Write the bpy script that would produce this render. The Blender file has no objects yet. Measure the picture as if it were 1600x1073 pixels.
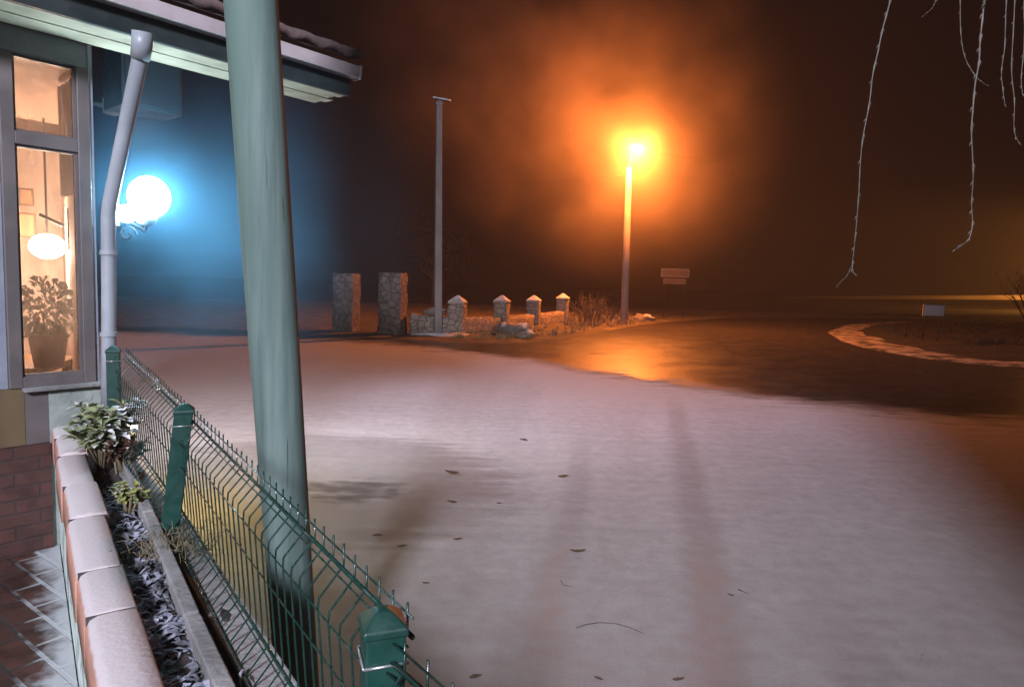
import bpy, bmesh, math, random
from mathutils import Vector, Matrix, noise as mnoise
random.seed(7)
R = math.radians
S = bpy.context.scene
COL = S.collection
# ------------------------------------------------------------------ camera
F = 1050.0
PITCH = math.atan(96 / F); ROLL = R(1.8)
CAM = Vector((0, 0, 2.0))
fw = Vector((0, math.cos(PITCH), -math.sin(PITCH)))
r0 = Vector((1, 0, 0)); u0 = Vector((0, math.sin(PITCH), math.cos(PITCH)))
rt = r0 * math.cos(ROLL) + u0 * math.sin(ROLL)
up = -r0 * math.sin(ROLL) + u0 * math.cos(ROLL)
cd = bpy.data.cameras.new('camera'); co = bpy.data.objects.new('camera', cd); COL.objects.link(co)
cd.sensor_fit = 'HORIZONTAL'; cd.sensor_width = 36; cd.lens = 36 * F / 1600
cd.clip_start = .05; cd.clip_end = 2000
co.matrix_world = Matrix(((rt.x, up.x, -fw.x, CAM.x), (rt.y, up.y, -fw.y, CAM.y), (rt.z, up.z, -fw.z, CAM.z), (0, 0, 0, 1)))
S.camera = co

def ray(px, py): return fw * F + rt * (px - 800) - up * (py - 536.5)
def at(px, py, Y):
    d = ray(px, py); return CAM + d * (Y / d.y)
def atz(px, py, z=0.0):
    d = ray(px, py); return CAM + d * ((z - CAM.z) / d.z)

# ------------------------------------------------------------------ mesh helper
WL = {}
class MB:
    def __init__(s): s.v = []; s.f = []
    def add(s, vs, fs):
        o = len(s.v); s.v += [Vector(p) for p in vs]; s.f += [tuple(i + o for i in q) for q in fs]; return s
    def hexa(s, b, t):      # four bottom and four top points, counter-clockwise from above
        return s.add(list(b) + list(t), [(3, 2, 1, 0), (4, 5, 6, 7), (0, 1, 5, 4), (1, 2, 6, 5), (2, 3, 7, 6), (3, 0, 4, 7)])
    def box(s, c, sx, sy, sz, rz=0.0, M=None):
        m = M or Matrix.Rotation(rz, 3, 'Z'); c = Vector(c); P = []
        for k in (-1, 1):
            for (i, j) in ((-1, -1), (1, -1), (1, 1), (-1, 1)): P.append(c + m @ Vector((i * sx / 2, j * sy / 2, k * sz / 2)))
        return s.hexa(P[:4], P[4:])
    def prism(s, poly, z0, z1):
        n = len(poly)
        vs = [(p[0], p[1], z0) for p in poly] + [(p[0], p[1], z1) for p in poly]
        return s.add(vs, [tuple(range(n - 1, -1, -1)), tuple(range(n, 2 * n))] + [(i, (i + 1) % n, n + (i + 1) % n, n + i) for i in range(n)])
    def tube(s, pts, rad, n=10, cap=True):
        pts = [Vector(p) for p in pts]; m = len(pts)
        rad = rad if isinstance(rad, (list, tuple)) else [rad] * m
        o = len(s.v); a = None
        for i, p in enumerate(pts):
            t = (pts[min(i + 1, m - 1)] - pts[max(i - 1, 0)]).normalized()
            if a is None: a = t.cross(Vector((0, 0, 1)) if abs(t.z) < .9 else Vector((1, 0, 0))).normalized()
            a = (a - t * a.dot(t)).normalized(); b = t.cross(a)
            for k in range(n):
                q = 2 * math.pi * k / n; s.v.append(p + (a * math.cos(q) + b * math.sin(q)) * rad[i])
        for i in range(m - 1):
            for k in range(n):
                k2 = (k + 1) % n
                s.f.append((o + i * n + k, o + i * n + k2, o + (i + 1) * n + k2, o + (i + 1) * n + k))
        if cap:
            s.f.append(tuple(o + k for k in range(n - 1, -1, -1))); s.f.append(tuple(o + (m - 1) * n + k for k in range(n)))
        return s
    def lathe(s, c, prof, n=24):
        c = Vector(c); o = len(s.v); m = len(prof)
        for (r, z) in prof:
            for k in range(n):
                q = 2 * math.pi * k / n; s.v.append(c + Vector((r * math.cos(q), r * math.sin(q), z)))
        for i in range(m - 1):
            for k in range(n):
                k2 = (k + 1) % n; s.f.append((o + i * n + k, o + i * n + k2, o + (i + 1) * n + k2, o + (i + 1) * n + k))
        s.f.append(tuple(o + k for k in range(n - 1, -1, -1))); s.f.append(tuple(o + (m - 1) * n + k for k in range(n)))
        return s
    def ball(s, c, r, n=20, m=12, sq=(1, 1, 1), rough=0.0, seed=0):
        c = Vector(c); o = len(s.v)
        for i in range(m + 1):
            th = math.pi * i / m
            for k in range(n):
                q = 2 * math.pi * k / n
                d = Vector((math.sin(th) * math.cos(q), math.sin(th) * math.sin(q), -math.cos(th)))
                rr = r * (1 + (rough * mnoise.noise(d * 1.6 + Vector((seed * 7.1, 0, 0))) if rough else 0))
                s.v.append(c + Vector((d.x * sq[0], d.y * sq[1], d.z * sq[2])) * rr)
        for i in range(m):
            for k in range(n):
                k2 = (k + 1) % n; s.f.append((o + i * n + k, o + i * n + k2, o + (i + 1) * n + k2, o + (i + 1) * n + k))
        return s
    def build(s, name, mat, parent=None, loc=None, smooth=False, bevel=0.0, sub=0):
        o0 = Vector(WL[parent.name]) if parent else Vector(loc or (0, 0, 0))
        me = bpy.data.meshes.new(name); me.from_pydata([tuple(p - o0) for p in s.v], [], s.f)
        bm = bmesh.new(); bm.from_mesh(me); bmesh.ops.remove_doubles(bm, verts=bm.verts, dist=1e-5)
        if smooth != 'flat': bmesh.ops.recalc_face_normals(bm, faces=bm.faces)
        bm.to_mesh(me); bm.free(); me.update()
        if smooth is True:
            for p in me.polygons: p.use_smooth = True
        me.materials.append(mat)
        o = bpy.data.objects.new(name, me); COL.objects.link(o)
        if parent: o.parent = parent
        else: o.location = o0
        WL[o.name] = o0
        if bevel:
            b = o.modifiers.new('bevel', 'BEVEL'); b.width = bevel; b.segments = 3; b.limit_method = 'ANGLE'
            for p in me.polygons: p.use_smooth = True
            w = o.modifiers.new('wn', 'WEIGHTED_NORMAL')
        return o
def tag(o, label=None, cat=None, group=None, kind=None):
    if label: o['label'] = label
    if cat: o['category'] = cat
    if group: o['group'] = group
    if kind: o['kind'] = kind
    return o
def thing(name, loc, label, cat, group=None):
    o = bpy.data.objects.new(name, None); COL.objects.link(o); o.location = loc; o.empty_display_size = .1
    WL[o.name] = Vector(loc); return tag(o, label, cat, group)

# ------------------------------------------------------------------ materials
class NT:
    def __init__(s, name):
        s.m = bpy.data.materials.new(name); s.m.use_nodes = True; s.t = s.m.node_tree
        s.t.nodes.clear(); s.out = s.t.nodes.new('ShaderNodeOutputMaterial')
    def n(s, typ, ins=None, **kw):
        nd = s.t.nodes.new('ShaderNode' + typ)
        for k, v in kw.items(): setattr(nd, k, v)
        for k, v in (ins or {}).items(): s.set(nd.inputs[k], v)
        return nd
    def set(s, sock, v):
        if isinstance(v, bpy.types.NodeSocket): s.t.links.new(v, sock)
        else: sock.default_value = v
    def math(s, op, a, b=0.0, c=0.0, clamp=False):
        nd = s.n('Math', operation=op, use_clamp=clamp); s.set(nd.inputs[0], a); s.set(nd.inputs[1], b); s.set(nd.inputs[2], c); return nd.outputs[0]
    def mapr(s, v, a, b, c=0.0, d=1.0, smooth=True):
        nd = s.n('MapRange', interpolation_type='SMOOTHSTEP' if smooth else 'LINEAR', clamp=True)
        for i, q in enumerate((v, a, b, c, d)): s.set(nd.inputs[i], q)
        return nd.outputs[0]
    def noise(s, vec, scale, detail=4, rough=.55):
        return s.n('TexNoise', {'Vector': vec, 'Scale': scale, 'Detail': detail, 'Roughness': rough}).outputs['Fac']
    def mix(s, f, a, b):
        nd = s.n('Mix', data_type='RGBA'); s.set(nd.inputs[0], f); s.set(nd.inputs[6], a); s.set(nd.inputs[7], b); return nd.outputs[2]
    def coord(s, scale=(1, 1, 1), world=False, rot=(0, 0, 0)):
        v = s.n('NewGeometry').outputs['Position'] if world else s.n('TexCoord').outputs['Object']
        return s.n('Mapping', {'Vector': v, 'Scale': scale, 'Rotation': rot}).outputs[0]
    def bump(s, h, strength, dist): return s.n('Bump', {'Height': h, 'Strength': strength, 'Distance': dist}).outputs[0]
    def bsdf(s, **kw):
        b = s.n('BsdfPrincipled')
        for k, v in kw.items(): s.set(b.inputs[k.replace('_', ' ')], v)
        s.t.links.new(b.outputs[0], s.out.inputs[0]); return b
def c4(c): return (c[0], c[1], c[2], 1.0)

def mat(name, a, b=None, scale=6.0, stretch=(1, 1, 1), rough=.7, bump=.0, bscale=30, metal=0.0, snow=0.0, spec=.4, coat=0.0, lo=.35, hi=.65, detail=5):
    t = NT(name); v = t.coord(stretch); b = b or tuple(x * .75 for x in a)
    n1 = t.noise(v, scale, detail); col = t.mix(t.mapr(n1, lo, hi), c4(a), c4(b)); rg = rough
    if snow:
        nz = t.n('SeparateXYZ', {0: t.n('NewGeometry').outputs['Normal']}).outputs[2]
        w = t.coord(); g = t.math('MULTIPLY', t.mapr(nz, .45, .85), t.mapr(t.math('ADD', t.noise(w, 2.3, 6), t.math('MULTIPLY', t.noise(w, 40, 3), .25)), .62 - .35 * snow, .72 - .25 * snow))
        col = t.mix(g, col, c4((.70, .71, .73)))
    kw = dict(Base_Color=col, Roughness=t.mapr(t.noise(v, scale * 2.3, 3), .3, .7, max(0, rough - .12), min(1, rough + .12)), Metallic=metal, Specular_IOR_Level=spec, Coat_Weight=coat)
    if bump: kw['Normal'] = t.bump(t.noise(v, bscale, 5), bump, .02)
    t.bsdf(**kw); return t.m

def stone_mat(name, a, b, mortar, scale=4.0, snow=0.0):
    t = NT(name); v = t.coord((1, 1, 1.35))
    wv = t.n('VectorMath', {0: v, 1: t.n('VectorMath', {0: t.n('TexNoise', {'Vector': v, 'Scale': 5.0}).outputs['Color'], 'Scale': .10}, operation='SCALE').outputs[0]}, operation='ADD').outputs[0]
    e = t.n('TexVoronoi', {'Vector': wv, 'Scale': scale}, feature='DISTANCE_TO_EDGE').outputs['Distance']
    cc = t.n('TexVoronoi', {'Vector': wv, 'Scale': scale}).outputs['Color']
    val = t.n('SeparateColor', {0: cc}).outputs[0]
    col = t.mix(t.math('ADD', t.math('MULTIPLY', val, .7), t.math('MULTIPLY', t.noise(v, 18, 5), .4), clamp=True), c4(a), c4(b))
    m = t.mapr(e, .015, .07); col = t.mix(m, c4(mortar), col)
    if snow:
        nz = t.n('SeparateXYZ', {0: t.n('NewGeometry').outputs['Normal']}).outputs[2]
        col = t.mix(t.math('MULTIPLY', t.mapr(nz, .3, .8), t.mapr(t.noise(v, 6, 5), .7 - .4 * snow, .8 - .3 * snow)), col, c4((.7, .7, .72)))
    h = t.math('ADD', m, t.math('MULTIPLY', t.noise(v, 25, 5), .4))
    t.bsdf(Base_Color=col, Roughness=.85, Normal=t.bump(h, .8, .05), Specular_IOR_Level=.25); return t.m

def brick_mat(name, c1, c2, mortar, bw, bh, ms, rot=(0, 0, 0), rough=.75, frost=None, axes=None):
    t = NT(name); v = t.coord(rot=rot, world=True)
    if axes:
        g = t.n('NewGeometry').outputs['Position']; a = t.n('VectorMath', {0: g, 1: axes}, operation='DOT_PRODUCT').outputs['Value']
        v = t.n('CombineXYZ', {0: a, 1: t.n('SeparateXYZ', {0: g}).outputs[2]}).outputs[0]
    b = t.n('TexBrick', {'Vector': v, 'Color1': c4(c1), 'Color2': c4(c2), 'Mortar': c4(mortar), 'Scale': 1.0, 'Mortar Size': ms, 'Mortar Smooth': .25, 'Brick Width': bw, 'Row Height': bh})
    col = t.mix(t.mapr(t.noise(v, 9, 6), .35, .75), b.outputs[0], c4(tuple(x * .45 for x in c2)))
    if frost:
        P = t.n('NewGeometry').outputs['Position']; q = t.n('VectorMath', {0: t.n('VectorMath', {0: P, 1: frost[0]}, operation='SUBTRACT').outputs[0], 1: frost[1]}, operation='DOT_PRODUCT').outputs['Value']
        dd = t.math('ADD', q, t.math('MULTIPLY', t.math('SUBTRACT', t.noise(P, 7, 5), .5), .30)); dd = t.math('SUBTRACT', dd, t.math('MULTIPLY', b.outputs[1], .05))
        col = t.mix(t.mapr(dd, .0, .11, .9, 0.0), col, c4((.42, .45, .45)))
    h = t.math('SUBTRACT', t.math('MULTIPLY', t.noise(v, 40, 4), .3), b.outputs[1])
    t.bsdf(Base_Color=col, Roughness=rough, Normal=t.bump(h, .5, .01)); return t.m

def emit_mat(name, col, strength):
    t = NT(name); e = t.n('Emission', {'Color': c4(col), 'Strength': strength}); t.t.links.new(e.outputs[0], t.out.inputs[0]); return t.m

def road_mat():
    t = NT('snowy_cobbles'); P = t.n('NewGeometry').outputs['Position']
    sp = t.n('SeparateXYZ', {0: P}); X, Y = sp.outputs[0], sp.outputs[1]
    big = t.noise(P, .22, 4); med = t.noise(P, .9, 6, .6); fine = t.noise(P, 7, 6, .65); gr = t.noise(P, 60, 3)
    stv = t.n('Mapping', {'Vector': P, 'Scale': (.5, 3.0, 1), 'Rotation': (0, 0, R(-4))}).outputs[0]
    streak = t.noise(stv, 1.6, 6, .62)
    # far edge of the snow as a curve over X
    fc = t.n('FloatCurve'); cu = fc.mapping.curves[0]
    pts = [(-12, 22), (-5, 21.5), (-1, 19.2), (2.3, 15.6), (5.0, 13.0), (8.0, 11.4), (12, 10.6), (18, 10.2)]
    q = [((x + 12) / 30, y / 30) for x, y in pts]
    cu.points[0].location = q[0]; cu.points[1].location = q[-1]
    for p in q[1:-1]: cu.points.new(*p)
    fc.mapping.update()
    t.set(fc.inputs['Value'], t.math('DIVIDE', t.math('ADD', X, 12), 30))
    edge = t.math('MULTIPLY', fc.outputs[0], 30)
    d = t.math('SUBTRACT', edge, Y)
    d = t.math('ADD', d, t.math('MULTIPLY', t.math('SUBTRACT', med, .5), 2.4))
    d = t.math('ADD', d, t.math('MULTIPLY', t.math('SUBTRACT', streak, .5), 3.4))
    snow = t.mapr(d, -.5, 1.9)
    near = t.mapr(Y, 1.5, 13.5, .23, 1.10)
    # darker patch beside the wooden pole where the snow mix is reduced
    px = t.math('MULTIPLY', t.math('SUBTRACT', X, -1.9), .52); py = t.math('MULTIPLY', t.math('SUBTRACT', Y, 6.5), .52)
    e = t.math('ADD', t.math('MULTIPLY', px, px), t.math('MULTIPLY', py, py))
    e = t.math('ADD', e, t.math('MULTIPLY', t.math('SUBTRACT', streak, .5), 1.6))
    patch = t.mapr(e, .55, 1.35, .46, 0.0)
    core = t.mapr(t.math('ADD', t.math('ADD', t.math('POWER', t.math('MULTIPLY', t.math('SUBTRACT', X, -1.5), 1.7), 2), t.math('POWER', t.math('MULTIPLY', t.math('SUBTRACT', Y, 6.15), 2.2), 2)), t.math('ADD', t.math('MULTIPLY', t.math('SUBTRACT', fine, .5), 2.2), t.math('MULTIPLY', t.math('SUBTRACT', streak, .5), 3.0))), -.1, 1.0, .62, 0)
    # cast-shadow bands and paler lit bands painted into the snow
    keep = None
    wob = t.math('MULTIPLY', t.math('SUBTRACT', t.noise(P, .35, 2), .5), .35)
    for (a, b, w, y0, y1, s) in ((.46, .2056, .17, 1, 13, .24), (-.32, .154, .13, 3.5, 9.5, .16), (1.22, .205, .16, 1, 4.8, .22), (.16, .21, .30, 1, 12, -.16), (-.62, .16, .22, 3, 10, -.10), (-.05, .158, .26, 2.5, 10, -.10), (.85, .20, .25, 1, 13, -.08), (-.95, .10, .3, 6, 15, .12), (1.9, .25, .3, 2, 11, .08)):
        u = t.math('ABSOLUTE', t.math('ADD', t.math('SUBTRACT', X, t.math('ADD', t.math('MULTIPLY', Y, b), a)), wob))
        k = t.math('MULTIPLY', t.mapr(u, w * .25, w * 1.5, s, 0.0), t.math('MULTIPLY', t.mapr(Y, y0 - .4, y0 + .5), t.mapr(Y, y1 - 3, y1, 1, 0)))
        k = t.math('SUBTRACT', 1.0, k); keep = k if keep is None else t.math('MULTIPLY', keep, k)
    br = t.n('TexBrick', {'Vector': t.n('VectorMath', {0: P, 1: t.n('VectorMath', {0: t.n('TexNoise', {'Vector': P, 'Scale': 6.0}).outputs['Color'], 'Scale': .05}, operation='SCALE').outputs[0]}, operation='ADD').outputs[0], 'Color1': c4((.10, .088, .08)), 'Color2': c4((.06, .053, .049)), 'Mortar': c4((.028, .025, .023)), 'Scale': 1.0, 'Mortar Size': .008, 'Mortar Smooth': .3, 'Brick Width': .21, 'Row Height': .105})
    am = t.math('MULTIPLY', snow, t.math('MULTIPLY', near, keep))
    am = t.math('MULTIPLY', am, t.math('SUBTRACT', 1.0, patch)); am = t.math('MULTIPLY', am, t.math('SUBTRACT', 1.0, core))
    am = t.math('MULTIPLY', am, t.mapr(t.math('ADD', t.math('MULTIPLY', big, .5), t.math('MULTIPLY', streak, .5)), .3, .7, .84, 1.08))
    am = t.math('MULTIPLY', am, t.mapr(t.math('ADD', t.math('MULTIPLY', fine, .55), t.math('MULTIPLY', gr, .45)), .36, .64, .82, 1.12))
    vo = t.n('TexVoronoi', {'Vector': P, 'Scale': 9.0}).outputs['Distance']
    am = t.math('MULTIPLY', am, t.math('SUBTRACT', 1.0, t.math('MULTIPLY', t.mapr(vo, .035, .08, .75, 0.0), t.mapr(t.noise(P, 1.3, 3), .48, .62))))
    am = t.math('MULTIPLY', am, t.math('SUBTRACT', 1.0, t.math('MULTIPLY', br.outputs[1], t.mapr(Y, 6, 10, 0, .03))), clamp=True)
    base = t.mix(t.mapr(t.noise(P, 3, 5), .35, .7), br.outputs[0], c4((.035, .031, .028)))
    base = t.mix(t.mapr(am, .03, .12), base, c4((.065, .058, .053)))
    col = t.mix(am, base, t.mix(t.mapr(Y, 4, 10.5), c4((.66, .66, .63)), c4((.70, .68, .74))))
    wet = t.mapr(t.noise(P, 1.1, 5),   .3, .7, .30, .42)
    rough = t.mapr(am, .05, .4, wet, .8)
    h = t.math('ADD', t.math('MULTIPLY', br.outputs[1], t.mapr(am, .03, .12, -1.0, 0.0)), t.math('ADD', t.math('MULTIPLY', fine, t.mapr(am, .1, .4, .95, .45)), t.math('MULTIPLY', gr, .5)))
    t.bsdf(Base_Color=col, Roughness=rough, Normal=t.bump(h, .30, .010), Specular_IOR_Level=.5); return t.m

def glass_mat():
    t = NT('steamed_window_glass'); tr = t.n('BsdfTransparent', {'Color': (.93, .92, .91, 1)}); gl = t.n('BsdfGlossy', {'Roughness': .04})
    fr = t.n('Fresnel', {'IOR': 1.45}); mx = t.n('MixShader', {0: fr.outputs[0], 1: tr.outputs[0], 2: gl.outputs[0]})
    film = t.n('BsdfTranslucent', {'Color': (.85, .83, .80, 1)}); n = t.noise(t.coord((1, 1, .5)), 7, 4)
    m2 = t.n('MixShader', {0: t.mapr(n, .3, .7, .10, .28), 1: mx.outputs[0], 2: film.outputs[0]})
    t.t.links.new(m2.outputs[0], t.out.inputs[0]); return t.m

def wood_pole_mat():
    t = NT('weathered_pole_wood'); v = t.coord((9, 9, .55)); n1 = t.noise(v, 2.2, 7, .62); n2 = t.noise(t.coord((3, 3, .35)), 1.3, 4)
    n3 = t.noise(t.coord((26, 26, .5)), 1.6, 5, .6)
    col = t.mix(t.mapr(n1, .3, .72), c4((.066, .102, .088)), c4((.120, .166, .143)))
    col = t.mix(t.mapr(n2, .42, .72), col, c4((.074, .118, .095)))
    crack = t.mapr(n3, .30, .37, .8, 0.0); col = t.mix(crack, col, c4((.035, .042, .033)))
    kn = t.n('TexVoronoi', {'Vector': t.coord((2.2, 2.2, 1.1)), 'Scale': 1.6}).outputs['Distance']
    col = t.mix(t.mapr(kn, .04, .11, .7, 0), col, c4((.05, .065, .05)))
    t.bsdf(Base_Color=col, Roughness=.8, Normal=t.bump(t.math('ADD', t.math('MULTIPLY', n1, .5), t.math('MULTIPLY', crack, -.8)), .35, .008), Specular_IOR_Level=.25); return t.m

def peel_mat():
    t = NT('peeling_mint_plaster'); v = t.coord(); a = t.noise(t.coord((1, 1, .6)), 9, 6, .65); b = t.noise(v, 3, 4)
    col = t.mix(t.mapr(a, .42, .52), c4((.16, .24, .19)), c4((.50, .60, .53)))
    col = t.mix(t.mapr(b, .52, .62), col, c4((.62, .64, .62)))
    t.bsdf(Base_Color=col, Roughness=.8, Normal=t.bump(a, .7, .02)); return t.m

def coping_mat():
    t = NT('orange_coping'); v = t.coord(); g = t.n('NewGeometry')
    nz = t.n('SeparateXYZ', {0: g.outputs['Normal']}).outputs[2]
    base = t.mix(t.mapr(t.noise(v, 7, 5), .35, .7), c4((.42, .21, .14)), c4((.30, .16, .11)))
    f = t.math('ADD', nz, t.math('MULTIPLY', t.math('SUBTRACT', t.noise(v, 26, 5), .5), .5))
    m = t.mapr(f, .30, .62); m = t.math('MULTIPLY', m, t.mapr(t.noise(v, 90, 3), .25, .6, .86, 1.0))
    col = t.mix(m, base, c4((.44, .40, .385)))
    t.bsdf(Base_Color=col, Roughness=.82, Normal=t.bump(t.noise(v, 70, 4), .35, .006)); return t.m

MT = {}
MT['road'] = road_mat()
MT['soil'] = mat('dark_soil', (.045, .036, .03), (.02, .017, .015), 8, rough=.9, bump=.8, bscale=25)
MT['field'] = mat('winter_field', (.035, .032, .022), (.018, .017, .012), .6, rough=.95, bump=.6, bscale=4)
MT['verge'] = mat('frosted_verge', (.16, .13, .09), (.07, .06, .04), 1.2, rough=.9, bump=.8, bscale=9)
MT['sand'] = mat('sandy_verge', (.50, .44, .40), (.06, .05, .035), 1.6, rough=.9, bump=.8, bscale=9, lo=.42, hi=.60, detail=8)
MT['island'] = mat('dark_turf', (.040, .036, .022), (.02, .019, .012), 1.4, rough=.95, bump=.8, bscale=6)
MT['pole'] = wood_pole_mat()
MT['green'] = mat('green_fence_coating', (.004, .036, .025), (.003, .026, .018), 14, rough=.5, bump=.05, bscale=60, spec=.4, coat=.08)
MT['wire'] = mat('green_wire_coating', (.004, .028, .020), (.003, .020, .014), 20, rough=.3, spec=.5, coat=.4)
MT['zinc'] = mat('zinc_wire', (.5, .52, .5), rough=.35, metal=.8)
MT['coping'] = coping_mat(); MT['peel'] = peel_mat()
MT['joint'] = mat('dark_mortar', (.07, .062, .058), (.04, .036, .034), 8, rough=.9)
MT['concrete'] = mat('grey_concrete', (.22, .215, .20), (.13, .13, .12), 5, rough=.85, bump=.4, bscale=40)
MT['bollardc'] = mat('pole_concrete', (.28, .25, .23), (.20, .185, .17), 3, (1, 1, .3), rough=.85, bump=.3, bscale=30)
MT['greyplaster'] = mat('green_grey_plaster', (.27, .30, .26), (.18, .21, .18), 5, rough=.85, bump=.4, bscale=30)
MT['frame'] = mat('taupe_window_frame', (.115, .10, .092), (.085, .075, .07), 5, rough=.5)
MT['pier'] = mat('painted_pier', (.20, .22, .25), (.16, .18, .21), 3, rough=.7, bump=.2)
MT['glass'] = glass_mat()
MT['white'] = mat('white_pvc', (.25, .275, .285), (.19, .21, .22), 4, rough=.5)
MT['gutter'] = mat('white_gutter', (.42, .37, .36), (.26, .23, .225), 2.0, rough=.45)
MT['fascia'] = mat('green_fascia', (.018, .026, .024), (.012, .018, .017), 5, rough=.55)
MT['tile'] = mat('roof_tile', (.12, .085, .078), (.075, .055, .05), 3, rough=.92, bump=.4, spec=.12)
def soffit_mat():
    t = NT('cream_soffit_boards'); v = t.coord(rot=(0, 0, 0))
    n = t.noise(v, 5, 5); col = t.mix(t.mapr(n, .35, .7), c4((.50, .43, .30)), c4((.33, .28, .19)))
    t.bsdf(Base_Color=col, Roughness=.7, Normal=t.bump(t.noise(v, 25, 4), .2, .01)); return t.m
MT['soffit'] = soffit_mat()
MT['iron'] = mat('black_iron', (.03, .03, .032), rough=.5, metal=.6)
MT['panel'] = mat('ochre_panel', (.12, .085, .04), (.085, .06, .03), 4, (1, 1, .3), rough=.6)
MT['room'] = mat('salmon_room_wall', (.70, .56, .48), (.62, .48, .40), 2, rough=.8)
MT['roomwood'] = mat('room_wood', (.30, .16, .08), (.20, .10, .05), 4, (1, 8, 1), rough=.5)
MT['darkwood'] = mat('dark_wood', (.10, .05, .03), (.06, .03, .02), 4, (1, 1, .2), rough=.5)
MT['beam'] = mat('brown_ceiling', (.58, .38, .28), (.50, .32, .24), 3, rough=.7)
def curtain_mat():
    t = NT('white_curtain'); d = t.n('BsdfDiffuse', {'Color': (.75, .68, .62, 1)}); l = t.n('BsdfTranslucent', {'Color': (.75, .68, .62, 1)})
    mx = t.n('MixShader', {0: .5, 1: d.outputs[0], 2: l.outputs[0]}); t.t.links.new(mx.outputs[0], t.out.inputs[0]); return t.m
MT['curtain'] = curtain_mat()
MT['terracotta'] = mat('grey_pot', (.17, .12, .10), (.12, .09, .07), 6, rough=.7)
MT['leafin'] = mat('house_plant_leaf', (.05, .09, .03), (.10, .12, .04), 9, rough=.5)
MT['leafsilver'] = mat('frosted_leaf', (.21, .23, .10), (.10, .13, .05), 9, rough=.6, snow=.08)
MT['leafyellow'] = mat('yellowing_leaf', (.24, .24, .06), (.12, .16, .06), 12, rough=.6, snow=.1)
MT['leafdark'] = mat('dark_red_leaf', (.08, .035, .025), (.04, .03, .02), 10, rough=.6)
MT['stem'] = mat('plant_stem', (.16, .13, .07), rough=.8)
MT['dead'] = mat('dead_leaf', (.10, .065, .04), (.05, .035, .025), 20, rough=.8)
MT['litterf'] = mat('frosted_litter', (.26, .27, .31), (.035, .033, .034), 7, rough=.85, lo=.40, hi=.56)
MT['stone'] = stone_mat('rubble_stone', (.40, .33, .26), (.25, .21, .17), (.19, .165, .135), 3.8, snow=.25)
MT['darkstone'] = stone_mat('dark_rubble_stone', (.22, .18, .15), (.14, .115, .095), (.10, .085, .07), 3.4)
MT['capstone'] = mat('frosted_cap', (.42, .38, .32), (.32, .28, .24), 5, rough=.85, bump=.4, snow=.4)
MT['rock'] = mat('rock', (.24, .20, .16), (.13, .11, .09), 3, rough=.9, bump=.8, bscale=8, snow=.1)
MT['drygrass'] = mat('dry_grass', (.34, .26, .13), (.18, .14, .07), 3, rough=.9)
MT['treeleaf'] = mat('evergreen_leaf', (.022, .028, .015), (.014, .02, .01), 2, rough=.8)
MT['bark'] = mat('bark', (.16, .12, .09), (.08, .06, .045), 6, (1, 1, .3), rough=.9, bump=.6)
MT['twig'] = mat('willow_twig', (.085, .075, .06), (.055, .048, .036), 20, rough=.6)
MT['signw'] = mat('white_sign_board', (.44, .38, .35), (.36, .31, .29), 2, rough=.6)
MT['signg'] = mat('faded_sign_board', (.07, .058, .052), (.05, .042, .038), 2, rough=.6)
MT['steel'] = mat('galvanised_steel', (.35, .36, .36), (.27, .28, .28), 5, rough=.45, metal=.7)
MT['box'] = mat('grey_box_paint', (.045, .048, .052), (.035, .037, .04), 3, rough=.6)
MT['snowpile'] = mat('dirty_snow', (.66, .64, .62), (.46, .43, .40), 5, rough=.85, bump=.4)
MT['shade_house_wall'] = mat('shade_house_render', (.45, .42, .38), (.38, .35, .32), 2, rough=.9)

# ------------------------------------------------------------------ ground, road, verges
def sheet(name, poly, z, m):
    return tag(MB().add([(p[0], p[1], z) for p in poly], [tuple(range(len(poly)))]).build(name, m), kind='structure')
sheet('ground', [(-280, -60), (280, -60), (280, 420), (-280, 420)], -.05, MT['field'])
# road outline: far side follows the foot of the stone wall, then runs off to the far right
P = [atz(*q) for q in ((-700, 520), (-300, 512), (100, 508), (300, 511), (470, 519), (600, 527), (690, 534), (790, 537), (880, 532), (940, 519), (1000, 507), (1060, 501), (1130, 497))]
far = [Vector((34, 66, 0)), Vector((90, 95, 0)), Vector((150, 120, 0)), Vector((150, 100, 0)), Vector((90, 72, 0)), Vector((60, 45, 0)), Vector((60, -30, 0)), Vector((-60, -30, 0)), Vector((-60, P[0].y, 0))]
sheet('road', [p for p in P] + far, 0.0, MT['road'])

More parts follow.
